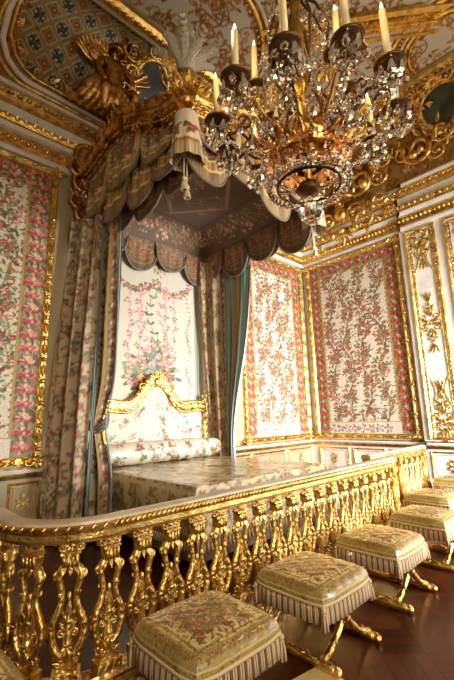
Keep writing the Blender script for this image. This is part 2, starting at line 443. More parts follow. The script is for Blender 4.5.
tag(cloth('ceiling_painted_field',cc,lambda U,W:(.8+U*7,-2.0+W*7,ZC-.004+0*U),mat('painted ceiling field',(1,1,1),.5,attr=True)),kind='structure')

# cove point for a wall, frames drawn on the cove
def CA(x,t,o=0.):
    a,z=cov(t); w=t*PI/2; return V(x,YA-a-o*math.cos(w),z-o*math.sin(w))
def CB(y,t,o=0.):
    a,z=cov(t); w=t*PI/2; return V(XB-a-o*math.cos(w),y,z-o*math.sin(w))
def dense(pts,CF,o,closed=False):
    out=[]; L=pts+([pts[0]] if closed else [])
    for (a,b),(c_,d) in zip(L,L[1:]):
        k=max(2,int(math.hypot(c_-a,(d-b)*1.8)/.08))
        for i in range(k): out.append(CF(a+(c_-a)*i/k,b+(d-b)*i/k,o))
    out.append(CF(*L[-1],o)); return out
c=MB()
frameA=[(1.18,.98),(1.05,.7),(.93,.45),(.90,.24),(1.0,.13),(1.14,.07),(1.3,.04),(1.9,.04),(2.9,.04)]
c.tube(dense([(x,t) for x,t in frameA],CA,.02),.045,8,0)
c.tube(dense([(x+.10,min(t+.05,1)) for x,t in frameA],CA,.02),.028,8,1)
c.tube(dense([(x-.09,max(t-.04,0)) for x,t in frameA],CA,.03),.035,8,1)
for q in dense([(x+.16,min(t+.08,1)) for x,t in frameA],CA,.02)[::1]: c.ball(q,.024,1,6,5)
for k,q in enumerate(dense([(x+.2,min(t+.10,1)) for x,t in frameA],CA,.02)[::3]):
    c.leaf(q,V(math.cos(k*1.9),-.3,math.sin(k*1.9)),V(0,-1,-.6),.13,.08,.3,1,4); c.scroll(q,V(1,0,0),V(0,-.5,.85),.05,1.2,.25,1 if k%2 else -1,k,1)
tag(c.build('trim_%d'%n,[M['white'],M['gold']]),kind='structure'); n+=1
# upper moulding between cove and flat ceiling
c=MB(); CP=[V(XL,YA-CO1,0),V(XB-CO1,YA-CO1,0),V(XB-CO1,YK,0)]; CO_=[V(0,-1,0),V(-1,-1,0),V(-1,0,0)]
def crun(prof,m): c.sweep(CP,prof,lambda i:(CO_[i],V(0,0,1)),m=m)
crun([(-.06,ZC-.0),(-.08,ZC-.08),(-.02,ZC-.12),(.03,ZC-.08),(.03,ZC)],0)
crun([(.03,ZC),(.04,ZC-.1),(.14,ZC-.12),(.2,ZC-.06),(.2,ZC)],1)
crun([(.2,ZC),(.2,ZC-.04),(.26,ZC-.05),(.27,ZC)],0)
for (p0,p1,o_) in ((CP[0],CP[1],V(0,-1,0)),(CP[1],CP[2],V(-1,0,0))):
    d=p1-p0; L=d.length; d.normalize()
    for i in range(int(L/.12)): c.ball(p0+d*(.12*i)+o_*.13+V(0,0,ZC-.13),(.045,.045,.03),1,6,4)
tag(c.build('trim_%d'%n,[M['plaster'],M['gold']]),kind='structure'); n+=1
# diagonal gilded band and two great rings of the ceiling
c=MB(); a=V(4.35,3.5,ZC); b=V(6.35,1.1,ZC); d=(b-a).normalized(); nn=V(d.y,-d.x,0)*-1
for o0,o1,h,m in ((-.02,.06,.10,1),(.06,.24,.05,0),(.24,.34,.1,1),(.34,.44,.04,2),(.44,.5,.09,1)):
    P=[a+nn*o0,b+nn*o0,b+nn*o1,a+nn*o1]; c.add(P+[q-V(0,0,h) for q in P],[(4,5,6,7),(0,1,5,4),(1,2,6,5),(2,3,7,6),(3,0,4,7)],m,False)
for i in range(int((b-a).length/.07)):
    c.ball(a+d*(.07*i)+nn*.15+V(0,0,-.06),(.03,.05,.035),0,6,4); c.ball(a+d*(.07*i)+nn*.29+V(0,0,-.11),.026,1,6,4)
tag(c.build('trim_%d'%n,[M['carved'],M['gold'],M['white']]),kind='structure'); n+=1
for cx,cy,r in ((3.62,4.75,1.45),(7.16,1.42,.95),(7.16,1.42,.70)):
    c=MB(); K=72; pth=[]
    for i in range(K):
        w=2*PI*i/K; q=V(cx+r*math.cos(w),cy+r*math.sin(w),ZC-.02); pth.append(q)
    keep=[q for q in pth if q.y<YA-CO1-.25 and q.x<XB-CO1-.25]
    runs=[]; cur=[]
    for i in range(2*K):
        q=pth[i%K]
        if q in keep: cur.append(q)
        else:
            if len(cur)>3: runs.append(cur)
            cur=[]
    rn=max(runs,key=len) if runs else pth+[pth[0]]
    c.tube(rn,.05,8,0); c.tube([q+(q-V(cx,cy,q.z)).normalized()*.10 for q in rn],.03,6,1)
    for q in rn:
        c.ball(q+(q-V(cx,cy,q.z)).normalized()*-.08+V(0,0,-.01),.034,0,6,4)
    tag(c.build('trim_%d'%n,[M['gold'],M['white']]),kind='structure'); n+=1
# ------------------------------------------------------------------ woven wall hangings in gilded frames
RED=[(150,54,38),(176,82,56),(122,40,32),(192,112,82)]; PINK=[(192,104,96),(212,144,128),(166,72,74),(226,180,158)]
GREEN=[(84,104,62),(112,124,70),(66,84,58),(130,136,86)]; BRN=[(134,84,50),(160,104,62),(110,62,40)]; BLUE=[(112,132,150),(140,156,168),(92,108,130)]
def hanging_canvas(w,h,dark,pink):
    cv=Canvas(w,h,.012,(206,196,174) if dark else (206,192,164)); B=.36
    RD=[(134,58,40),(158,84,56),(108,44,32),(180,116,80)] if dark else RED; PK=[(170,96,76),(140,70,54),(190,130,96),(120,58,44)] if dark else PINK
    g=GREEN+BRN*dark
    # meandering stems with flowers, leaves and ribbons
    ns=max(2,int(round((w-2*B)/(.38 if dark else .46))))
    for i in range(ns):
        x0=B+(w-2*B)*(i+.5)/ns; ph=i*1.7; pts=[]
        for y in np.arange(.3,h-.3,.05): pts.append((x0+.10*math.sin(y*4.2+ph)+.03*math.sin(y*11),y))
        cv.line(pts,.022,BRN[2] if dark else GREEN[1])
        for k,(x,y) in enumerate(pts):
            sd=1 if k%2 else -1; a=PI/2-sd*1.0+R.random()*.5
            q=(x+.13*math.cos(a),y+.13*math.sin(a)); cv.line([(x,y),q],.011,BRN[0])
            cv.leafm(x+.05*math.cos(a),y+.05*math.sin(a),.10,R.choice(g),a+.7*sd); cv.leafm(q[0],q[1],.08,R.choice(g),a-.4*sd)
            if R.random()<.62: cv.flower(q[0],q[1],.026+.02*R.random(),R.choice((RD,PK,RD if dark else PK,BRN)))
            if R.random()<.3: cv.leafm(x,y,.11,R.choice(RD+BRN),a+PI)
        for y in np.arange(.5+.35*(i%2),h-.4,.7):
            cv.spray(x0+.04*math.sin(y*4),y,.20,R.choice((RD,PK,RD if dark else PK)),g,12)
    for k in range(int(w*h*(26 if dark else 16))):
        x=B+R.random()*(w-2*B); y=R.random()*h; cv.leafm(x,y,.06,R.choice(g+g+PK+RD),R.random()*6.3)
    # border: flame-like ribbons and palmettes on a dull green ground, gold galloons
    def border(x0,x1,y0,y1,vert):
        cv.rect(x0,x1,y0,y1,(128,132,100)); L=(y1-y0) if vert else (x1-x0); P=.20; k=int(L/P)
        for i in range(k+1):
            c_=(i+.5)*P
            for sd in (-1,1):
                for a,ln,cs in ((.35,.19,pink),(.9,.17,pink),(-.5,.18,RED if dark else pink),(1.4,.15,RED),(-1.1,.16,pink)):
                    an=PI/2*(1 if vert else 0)+sd*a*(1 if vert else 1); cx,cy=((x0+x1)/2,y0+c_) if vert else (x0+c_,(y0+y1)/2)
                    for e in range(2): cv.leafm(cx,cy,ln*(1-.25*e),cs[(i+e)%len(cs)],an+.1*e)
                    cv.leafm(cx+.11*math.cos(an+sd*.6),cy+.11*math.sin(an+sd*.6),.11,R.choice(GREEN),an+sd*1.3)
            cv.flower(cx,cy,.055,[pink[0],pink[3],pink[2]])
            off=P/2
            cx,cy=((x0+x1)/2,y0+c_+off) if vert else (x0+c_+off,(y0+y1)/2)
            cv.flower(cx,cy,.03,[(214,200,150),(190,160,90)]); 
    border(.02,.30,0,h,True); border(w-.30,w-.02,0,h,True); border(.30,w-.30,h-.30,h,False)
    cv.rect(.30,w-.30,0,.26,(206,190,172))
    for i in range(int((w-.6)/.2)):
        cv.flower(.4+i*.2,.13,.06,PINK if i%2 else [(230,210,200),(206,120,140)],[(70,130,100),(96,150,110)])
    for x in (.30,w-.34): cv.rect(x,x+.035,.26,h-.3,(178,132,58))
    cv.rect(.3,w-.3,h-.33,h-.295,(178,132,58)); cv.rect(.3,w-.3,.26,.29,(190,150,80))
    cv.noise(.05); return cv
def hanging(wall,s0,s1,z0,z1,label,dark,pink):
    W=fmap(wall); FR=.10; p0=W((s0+s1)/2,z0,0)
    t=thing('wall_hanging',label,'tapestry',p0,0,None)
    L_=lambda q: Vector(q)-p0
    w,h=s1-s0-2*FR,z1-z0-2*FR; cv=hanging_canvas(w,h,dark,pink)
    def fn(U,Z):
        if wall=='A': return s0+FR+U*w-p0.x, YA-.02-p0.y+0*U, z0+FR+Z*h-p0.z
        return XB-.02-p0.x+0*U, s1-FR-U*w-p0.y, z0+FR+Z*h-p0.z
    cloth('woven_panel',cv,fn,M['fabric'],t)
    c=MB(); Wl=lambda s,z,o: W(s,z,o)-p0
    frame(c,Wl,s0,s1,z0,z1,FR,.07,0); frame(c,Wl,s0+FR*.8,s1-FR*.8,z0+FR*.8,z1-FR*.8,.03,.045,0)
    ax=Wl(1,0,0)-Wl(0,0,0); nz=Wl(0,0,1)-Wl(0,0,0); up=V(0,0,1)
    for s in (s0+FR*.45,s1-FR*.45):
        for z in np.arange(z0+.2,z1-.1,.32):
            q=Wl(s,z,.06); c.ball(q,(.05,.05,.035),0,8,5)
            for a in (-1,1): c.leaf(q,up*a+ax*.25,nz,.13,.08,.1,0,4); c.leaf(q,up*a-ax*.4,nz,.11,.06,.1,0,3)
    for z in (z0+FR*.45,z1-FR*.45):
        for s in np.arange(s0+.25,s1-.1,.32):
            q=Wl(s,z,.06); c.ball(q,(.045,.045,.035),0,8,5)
            for a in (-1,1): c.leaf(q,ax*a+up*.25,nz,.13,.08,.1,0,4); c.leaf(q,ax*a-up*.4,nz,.11,.06,.1,0,3)
    for s in (s0+.04,s1-.04):
        for z in (z0+.04,z1-.04):
            q=Wl(s,z,.07); c.rosette(q,ax,up,.11,7,0)
            for a in (-1,1): c.scroll(q+ax*a*.1,ax*a,up,.07,1.2,.2,a,0,0)
    c.build('gilded_frame',M['gold'],t); return t
hanging('A',.35,1.93,1.03,5.64,'tall white floral wall hanging with pink border in a gilded frame, left edge',0,[(178,84,78),(200,122,106),(142,56,54),(210,162,136)])
hanging('A',6.12,8.52,1.03,5.60,'sunlit floral wall hanging in a gilded frame between bed curtain and room corner',1,RED)
hanging('B',3.28,5.88,1.03,5.64,'cream and red floral wall hanging in a gilded frame on the right-hand side wall',1,RED)
# ------------------------------------------------------------------ balustrade
RY=2.40      # line of the front rail
def baluster_mesh():
    b=MB(); X=V(1,0,0); Z=V(0,0,1); N_=V(0,-1,0)
    b.box((-.075,-.045,.0),(.075,.045,.05)); b.box((-.06,-.036,.05),(.06,.036,.075))
    b.box((-.052,-.034,.70),(.052,.034,.74)); b.box((-.045,-.03,.60),(.045,.03,.655)); b.box((-.056,-.036,.655),(.056,.036,.67))
    for k in range(4): b.tube([(-.036+.024*k,-.03,.59),(-.036+.024*k,-.034,.655)],.010,6); b.tube([(-.036+.024*k,.03,.59),(-.036+.024*k,.034,.655)],.010,6)
    for sx in (-1,1):
        b.scroll(V(sx*.045,0,.685),X*sx,Z,.026,1.2,.34,-1,PI*.5,0,7)
        # lyre arm: shoulder volute, inward waist, round belly
        pts=[(.02,.60),(.045,.575),(.062,.545),(.055,.50),(.042,.455),(.040,.41),(.050,.365),(.072,.32),(.088,.27),(.088,.215),(.070,.165),(.040,.13),(.012,.12)]
        rad=[.018,.023,.025,.021,.018,.017,.019,.022,.024,.024,.023,.022,.020]
        b.tube([(sx*x,0,z) for x,z in pts],rad,8)
        b.scroll(V(sx*.066,0,.545),X*sx,Z,.026,1.1,.42,1,-PI*.5,0,7)
        for (x,z,dx,dz,L) in ((.078,.25,.5,.9,.055),(.042,.43,.6,.8,.035)):
            for s in (-1,1): b.leaf(V(sx*x,s*.012,z),V(sx*dx,s*.2,dz),V(0,s,0),L,.035,.35,0,4)
        b.scroll(V(sx*.035,0,.10),X*sx,Z,.036,1.2,.32,1,PI*.1,0,7)
        b.scroll(V(sx*.034,0,.235),X*sx,Z,.026,1.2,.3,-1,PI*.9,0,6)
    for s in (-1,1):
        nn=V(0,s,0)
        b.rosette(V(0,s*.022,.165),X,Z*s*-1,.036,6); b.rosette(V(0,s*.03,.70),X,Z*s*-1,.025,5)
        for dx,L,z in ((0,.15,.27),(.32,.12,.25),(-.32,.12,.25),(.75,.08,.24),(-.75,.08,.24)): b.leaf(V(0,s*.012,z),V(dx,0,1),nn,L,.042,.12,0,6)
        for dx in (-.6,0,.6): b.leaf(V(dx*.04,s*.014,.60),V(dx*.6,0,-1),nn,.07,.035,.3,0,4)
        for dx in (-.5,.5): b.leaf(V(dx*.05,s*.02,.08),V(dx*1.6,0,.5),nn,.06,.035,.3,0,4)
    b.tube([(0,0,.10),(0,0,.18),(0,0,.26),(0,0,.34),(0,0,.40)],[.034,.026,.022,.018,.004],8)
    b.ball((0,0,.425),(.014,.014,.026)); b.ball((0,0,.30),(.03,.024,.022)); b.ball((0,0,.125),(.04,.03,.03))
    b.ball((0,0,.57),(.022,.02,.026))
    return b
proto_b=None
def place_baluster(parent,loc,rz):
    global proto_b
    if proto_b is None:
        o=baluster_mesh().build('baluster',M['carved'],parent); proto_b=o
    else:
        o=proto_b.copy(); COL.objects.link(o); o.parent=parent
    o.location=loc; o.rotation_euler=(0,0,rz); o.scale=(1,1,1)
def rail(path,name,parent,prof,mats_,m,z):
    mb=MB(); nrm=[]
    for i in range(len(path)):
        t=(path[min(i+1,len(path)-1)]-path[max(i-1,0)]).normalized(); nrm.append(V(t.y,-t.x,0))
    for pf,mi in prof: mb.sweep([q+V(0,0,z) for q in path],pf,lambda i:(nrm[i],V(0,0,1)),m=mi,smooth=False)
    return mb,nrm
def balustrade(path,label,posts):
    t=thing('balustrade',label,'balustrade',(path[0].x,path[0].y,0)); o0=V(path[0].x,path[0].y,0)
    P=[q-o0 for q in path]
    dens=[P[0]]; 
    for a,b in zip(P,P[1:]):
        k=max(1,int((b-a).length/.15))
        dens+= [a+(b-a)*(i/k) for i in range(1,k+1)]
    P=dens
    mb,nrm=rail(P,'x',t,[([(-.055,.0),(.055,0),(.06,.02),(.06,.05),(-.06,.05),(-.06,.02)],0),
                         ([(-.075,.072),(-.08,.09),(-.07,.10),(.07,.10),(.08,.09),(.075,.072)],0),
                         ([(-.062,.05),(.062,.05),(.068,.072),(-.068,.072)],0)],None,0,.90)
    top=mb
    mb,_=rail(P,'x',t,[([(-.066,1.0),(-.06,1.015),(-.03,1.022),(.03,1.022),(.06,1.015),(.066,1.0)],0)],None,0,0)
    mb.build('rail_cap',M['stone'],t)
    # rope moulding
    rp=top; acc=0
    for a,b,n1,n2 in zip(P,P[1:],nrm,nrm[1:]):
        L=(b-a).length; k=max(1,int(L/.034)); d=(b-a).normalized()
        for i in range(k):
            f=i/k; q=a+(b-a)*f; nn_=(n1*(1-f)+n2*f)
            for s in (1,):
                c0=q+nn_*(.072*s)+V(0,0,.982); ax=(d*.6+V(0,0,1)*.8).normalized()
                m3=Matrix((d.cross(V(0,0,1)),ax.cross(d.cross(V(0,0,1))),ax)).transposed()
                rp.ball(c0,(.017,.014,.027),0,6,5,m3)
    top.build('top_rail',M['gold'],t)
    mb,_=rail(P,'x',t,[([(-.07,.0),(.07,0),(.07,.11),(.055,.13),(.06,.15),(.05,.18),(-.05,.18),(-.06,.15),(-.055,.13),(-.07,.11)],0)],None,0,0)
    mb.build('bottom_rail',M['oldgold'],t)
    # balusters at even steps
    step=.2235; d=0; nxt=.12; cum=[0]
    for a,b in zip(P,P[1:]): cum.append(cum[-1]+(b-a).length)
    tot=cum[-1]; avoid=[]
    for pp in posts:
        q=pp-o0; j=min(range(len(P)),key=lambda i:(P[i]-q).length); avoid.append(cum[j])
        pb=MB(); s=.055; pb.box((-s,-s,.18),(s,s,.90)); pb.box((-s-.01,-s-.01,.18),(s+.01,s+.01,.24)); pb.box((-s-.01,-s-.01,.84),(s+.01,s+.01,.90))
        for a4 in range(4):
            rm=Matrix.Rotation(a4*PI/2,3,'Z')
            tmp=MB(); 
            for z in (.32,.44,.56,.68,.78): tmp.rosette(V(0,-s-.004,z),V(1,0,0),V(0,0,1),.03,5)
            tmp.tube([(-.04,-s,.27),(-.04,-s,.82)],.007,5); tmp.tube([(.04,-s,.27),(.04,-s,.82)],.007,5)
            pb.add([rm@Vector(v) for v in tmp.v],tmp.f,0)
        o=pb.build('post',M['carved'],t); o.location=q; tt=(P[min(j+1,len(P)-1)]-P[max(j-1,0)]); o.rotation_euler=(0,0,math.atan2(tt.y,tt.x))
    k=int(tot/step); st=tot/max(1,k)
    for i in range(k):
        s=(i+.5)*st
        if any(abs(s-a_)<.11 for a_ in avoid): continue
        j=max(jj for jj in range(len(cum)) if cum[jj]<=s+1e-9); j=min(j,len(P)-2)
        f=(s-cum[j])/(cum[j+1]-cum[j]); q=P[j]+(P[j+1]-P[j])*f; tt=P[j+1]-P[j]
        place_baluster(t,q+V(0,0,.18),math.atan2(tt.y,tt.x))
    return t
# front run: comes from the bed wall, turns in a wide curve, runs along the bed
cx,cy,r=1.22,2.86,.46
pth=[V(cx-r,5.9,0),V(cx-r,cy,0)]
for i in range(1,13):
    w=PI+PI/2*i/12; pth.append(V(cx+r*math.cos(w),cy+r*math.sin(w),0))
pth.append(V(5.22,RY,0))
balustrade(pth,'long gilded balustrade with rounded corner, rope-edged rail and lyre balusters before the bed',[V(cx-r,cy+.1,0),V(5.17,RY,0)])
balustrade([V(5.3,2.80,0),V(7.35,2.80,0)],'short set-back run of gilded balustrade at the far right end, near the side wall',[V(5.36,2.80,0),V(6.3,2.8,0),V(7.28,2.80,0)])

# ------------------------------------------------------------------ stools
def stool_canvas():
    cv=Canvas(1.,1.,.0062,(158,140,84)); g=[(98,104,54),(120,116,60),(80,84,44)]; 
    rr=[(136,60,40),(160,84,54),(112,48,32),(186,124,88)]
    cv.rect(0,1,0,1,(160,138,74))
    # side bands 0..0.16, then border, then field
    for k in range(420):
        x,y=R.random(),R.random(); cv.ell(x,y,.016,.006,R.choice([(158,138,84),(92,80,44),(140,112,66)]),R.random()*3)
    cv.rect(.22,.78,.22,.78,(210,188,124))
    for a in (.19,.81):
        cv.line([(a,.19),(a,.81)],.014,(206,186,120)); cv.line([(.19,a),(.81,a)],.014,(206,186,120))
    for i in range(34):
        t=.2+.6*i/33
        for (x,y) in ((t,.205),(t,.795),(.205,t),(.795,t)): cv.leafm(x,y,.022,R.choice(rr+g),R.random()*6.3)
    for i in range(14):
        t=.24+.52*i/13
        for (x,y) in ((t,.15),(t,.85),(.15,t),(.85,t)): cv.flower(x,y,.013,rr,g)
    cv.spray(.5,.5,.22,rr,g,26); cv.spray(.5,.5,.1,[(206,150,120),(170,80,60)],g,12)
    for sx in (.33,.67):
        for sy in (.33,.67): cv.spray(sx,sy,.12,rr,g,16)
        cv.spray(sx,.5,.07,rr,g,9); cv.spray(.5,sx,.07,rr,g,9)
    for k in range(420): cv.leafm(.23+.54*R.random(),.23+.54*R.random(),.034,R.choice(g+rr+[(134,92,52)]),R.random()*6.3)
    for e0,e1,c_ in ((0,.03,(140,120,72)),(.03,.05,(196,172,110)),(.085,.10,(196,172,110))):
        cv.rect(e0,e1,0,1,c_); cv.rect(1-e1,1-e0,0,1,c_); cv.rect(0,1,e0,e1,c_); cv.rect(0,1,1-e1,1-e0,c_)
    cv.noise(.06); return cv
def stool_fn(hx,hy,z1,hs):
    def fn(U,W):
        # square -> cushion: the outer 12% of the sheet is the vertical side
        def f(a):
            s=np.sign(a-.5); d=np.abs(a-.5)*2
            e=np.clip(d/.76,0,1); return s*(e-.035*np.clip((d-.6)/.16,0,1)*0), np.clip((d-.76)/.24,0,1)
        x,sx=f(U); y,sy=f(W); side=np.maximum(sx,sy)
        # round the corners
        k=np.maximum(np.abs(x),np.abs(y)); 
        cr=np.clip((np.abs(x)+np.abs(y)-1.55)/.45,0,1); sc=1-.075*cr**1.3
        X=x*hx*sc; Y=y*hy*sc
        dome=.040*(1-np.abs(x)**3.0)*(1-np.abs(y)**3.0)**.9
        edge=.018*np.clip((k-.86)/.14,0,1)**2
        bul=1+.035*np.sin(side*PI)
        Z=z1+dome-edge-side*hs+.0025*np.sin(X*55+Y*23)*np.sin(Y*47)*(1-side)
        return X*bul,Y*bul,Z
    return fn
def make_stool():
    t=thing('folding_stool','x','stool'); hx,hy=.315,.30
    cloth('cushion',stool_canvas(),stool_fn(hx,hy,.47,.085),M['brocade'],t)
    g=MB()   # fringe: braid band and hanging strands
    P=[]; NN=150
    def edge(s):  # rounded rectangle perimeter
        L=2*(hx+hy)*2; a=s*L
        for (x0,y0,dx,dy,l) in ((-hx,-hy,1,0,2*hx),(hx,-hy,0,1,2*hy),(hx,hy,-1,0,2*hx),(-hx,hy,0,-1,2*hy)):
            if a<=l: return V(x0+dx*a,y0+dy*a,0),V(dy,-dx,0)
            a-=l
        return V(-hx,-hy,0),V(0,-1,0)
    sh=lambda q: V(q.x*(1-.06*max(0,(abs(q.x)/hx+abs(q.y)/hy-1.55)/.45)),q.y*(1-.06*max(0,(abs(q.x)/hx+abs(q.y)/hy-1.55)/.45)),0)
    ring=[edge(i/96.) for i in range(96)]
    g.sweep([sh(q)*1.01 for q,_ in ring],[(0,.385),(.012,.385),(.016,.395),(.012,.405),(0,.405)],lambda i:(sh(ring[i][0]).normalized(),V(0,0,1)),closed=True,smooth=True)
    for i in range(NN):
        q,_=edge(i/NN); q=sh(q)*1.02; j=R.random()*.006
        g.tube([q+V(0,0,.388),q*1.012+V(0,0,.35),q*1.02+V(j,j,.278+.008*R.random())],[.0055,.0065,.008],5,1 if i%3==1 else 0)
    g.build('fringe',[M['fringe'],M['mauve']],t)
    tb=MB()
    tb.ball((0,0,-.012),(.016,.016,.02)); tb.tube([(0,0,-.03),(0,0,-.036)],[.016,.016],8)
    for k in range(10):
        w=2*PI*k/10; tb.tube([(.008*math.cos(w),.008*math.sin(w),-.03),(.017*math.cos(w),.017*math.sin(w),-.07),(.022*math.cos(w),.022*math.sin(w),-.125)],[.006,.007,.007],5,k%2)
    me=None
    for sx in (-1,1):
        for sy in (-1,1):
            for k in range(1):
                if me is None: o=tb.build('tassel',[M['fringe'],M['mauve']],t); me=o.data
                else: o=link('tassel',me,t)
                o.location=(sx*hx*.97,sy*hy*.97,.385)
    u=MB(); u.box((-hx+.02,-hy+.02,.385),(hx-.02,hy-.02,.40)); u.build('seat_webbing',M['darkwood'],t)
    # crossed legs: an X at the front and at the back, carved
    for sy in (-1,1):
        for d in (-1,1):
            l=MB(); y=sy*(hy-.05)-d*.018; pts=[]; rad=[]
            for i in range(13):
                f=i/12; x=-d*(hx-.05)+d*2*(hx-.05)*f; z=.39-.335*f; bow=.03*math.sin(2*PI*f)
                pts.append(V(x,y,z+bow)); rad.append(.017+.009*abs(math.sin(f*PI*4))+(.006 if i in (0,12) else 0))
            l.tube(pts,rad,8)
            for i in (2,4,8,10): 
                q=pts[i]; dr=(pts[i+1]-pts[i-1]).normalized()
                for s in (-1,1): l.leaf(q,dr+V(0,s*.3,.2),V(0,s,.4),.07,.035,.3,0,4)
            l.ball(pts[6],(.03,.026,.03))
            l.build('leg',M['carved'],t)
    for sx in (-1,1):
        f=MB(); x=sx*(hx-.05)
        f.tube([(x,-hy-.03,.028),(x,-hy+.02,.034),(x,-.12,.024),(x,0,.034),(x,.12,.024),(x,hy-.02,.034),(x,hy+.03,.028)],[.023,.031,.022,.031,.022,.031,.023],8)
        for s in (-1,1):
            f.ball((x,s*(hy+.035),.03),.03); f.scroll(V(x,s*(hy+.02),.045),V(0,s,0),V(0,0,1),.03,1.2,.35,1,PI,0)
            for yy in (.0,.1,.2): f.leaf(V(x,s*(hy-.01-yy),.05),V(0,-s,.15),V(0,0,1),.09,.05,.3,0,5)
        f.build('foot_bar',M['carved'],t)
        f=MB(); f.tube([(x,-hy+.03,.375),(x,hy-.03,.375)],.014,6); f.build('seat_bar',M['carved'],t)
    b=MB(); b.tube([(0,-hy+.04,.222),(0,-.1,.222),(0,0,.222),(0,.1,.222),(0,hy-.04,.222)],[.010,.014,.02,.014,.010],8); b.build('stretcher',M['carved'],t)
    return t
STG='folding stools lined up before the balustrade'
st0=make_stool(); register(st0); st0['group']=STG
spots=[((1.575,1.90),0,'brocade folding stool with mauve fringe nearest the viewer, at the bottom centre'),
 ((.37,2.26),.05,'brocade folding stool cut off by the left edge, outside the rounded corner of the balustrade'),
 ((2.60,1.89),0,'second brocade folding stool from the viewer, between the nearest one and the next'),
 ((3.70,1.89),0,'third brocade folding stool along the balustrade, pale fringe and gilt foot catching light'),
 ((4.83,1.88),0,'brocade folding stool beside the step where the long balustrade ends'),
 ((5.98,2.20),0,'brocade folding stool in front of the set-back balustrade, cut by the right edge'),
 ((7.45,2.33),0,'farthest brocade folding stool, under the boiserie at the end of the balustrade')]
for i,((x,y),rz,lb) in enumerate(spots):
    if i==0: st0.location=(x,y,0); st0['label']=lb
    else: copy_tree(st0,None,(x,y,0),rz,lb)
# pale board lying on the parquet
c=MB(); c.add([(1.94,1.42,.002),(2.00,1.76,.002),(2.38,1.70,.002),(2.30,1.36,.002),(1.94,1.42,.010),(2.00,1.76,.010),(2.38,1.70,.010),(2.30,1.36,.010)],[(4,5,6,7),(0,1,5,4),(1,2,6,5),(2,3,7,6),(3,0,4,7),(3,2,1,0)],0,False)
tag(c.build('floor_board_mat',M['card']),'pale beige flat mat lying on the parquet at the bottom edge, one corner showing','mat')
# ------------------------------------------------------------------ bed
BX0,BX1,BY0,BY1,BZ=2.62,5.02,3.30,5.92,.90
def floral(w,h,px=.014,bg=(206,198,178),cs=None,dens=9,g=None,sz=.03):
    cv=Canvas(w,h,px,bg); g=g or GREEN+[(110,130,110)]; cs=cs or [PINK,RED,BLUE]
    for k in range(int(w*h*dens)):
        x,y=R.random()*w,R.random()*h; q=R.random()
        if q<.5: cv.flower(x,y,sz*(.7+.8*R.random()),R.choice(cs),g)
        elif q<.75: cv.spray(x,y,sz*3.2,R.choice(cs),g,6)
        else:
            a=R.random()*6.3; cv.line([(x,y),(x+.12*math.cos(a),y+.12*math.sin(a))],.01,R.choice(g)); cv.leafm(x,y,.07,R.choice(g),a)
    return cv
bed=thing('state_bed','wide state bed with gold brocade coverlet, floral bolster and carved gilded headboard','bed',(3.82,4.6,0))
O=V(3.82,4.6,0)
c=MB(); c.box((-1.12,-1.2,.12),(1.12,1.28,.78)); 
for sx in (-1,1):
    for sy in (-1,1): c.box((sx*1.05-.06,sy*1.14-.06,0),(sx*1.05+.06,sy*1.14+.06,.12))
c.build('bed_base',M['bedskirt'],bed)
cv=Canvas(3.6,3.8,.022,(206,184,136)); g=[(132,112,72),(196,178,138),(150,128,84),(120,96,62)]
for k in range(520):
    x,y=R.random()*3.6,R.random()*3.8; cv.flower(x,y,.05,[(204,188,150),(150,112,80),(170,140,96),(128,92,62)],g)
    cv.leafm(R.random()*3.6,R.random()*3.8,.14,R.choice(g),R.random()*6.3)
for a,b in ((0,.10),): cv.rect(0,3.6,a,b,(140,112,78)); cv.rect(0,a+b,0,3.8,(140,112,78)); cv.rect(3.5,3.6,0,3.8,(140,112,78))
for i in range(40):
    cv.leafm(i*.09,.62,.07,(120,88,56),R.random()*6); cv.leafm(.62,i*.09,.07,(120,88,56),R.random()*6); cv.leafm(2.98,i*.09,.07,(120,88,56),R.random()*6)
cv.line([(.55,0),(.55,3.8)],.03,(206,184,130)); cv.line([(3.05,0),(3.05,3.8)],.03,(206,184,130)); cv.line([(.5,.55),(3.1,.55)],.03,(206,184,130))
def coverlet(U,W):
    hx,hy=1.20,1.31; drop=.62
    x=(U-.5)*3.6; s=np.sign(x); ax=np.abs(x); tx=np.minimum(ax,hx); dx=np.clip(ax-hx,0,drop)
    y=W*3.8-drop*0; y=(W*(2*hy+drop))-hy-drop; ty=np.maximum(y,-hy); dy=np.clip(-hy-y,0,drop)
    d=np.maximum(dx,dy); cr=np.minimum(dx,dy)
    X=s*(tx+.02*np.sin(d*9)+.035*np.clip(d,0,.1)*10*(dx>0)*.5+.02*np.sin(y*14)*d*1.3*(dx>0)+cr*.25)
    Y=ty-.035*np.clip(d,0,.1)*5*(dy>0)-.02*np.sin(x*14)*d*1.3*(dy>0)-cr*.25
    Z=BZ-d*1.0-.02*np.exp(-((hx-ax)/.05)**2)*(d<=0)+.012*np.sin(X*5+1)*np.sin(Y*4)*(d<=0)+.006*np.sin(X*13+Y*7)*(d<=0)
    return X,Y,Z
cloth('coverlet',cv,coverlet,M['brocade'],bed)
c=MB()
for (a,b) in (((-1.235,1.3),(-1.235,-1.35)),((-1.235,-1.35),(1.235,-1.35)),((1.235,-1.35),(1.235,1.3))):
    a=V(*a,0); b=V(*b,0); L=(b-a).length; k=int(L/.05)
    for i in range(k): q=a+(b-a)*(i/k); c.tube([q+V(0,0,.36),q+V(0,0,.27)],[.012,.018],4)
c.build('coverlet_fringe',M['fringe'],bed)
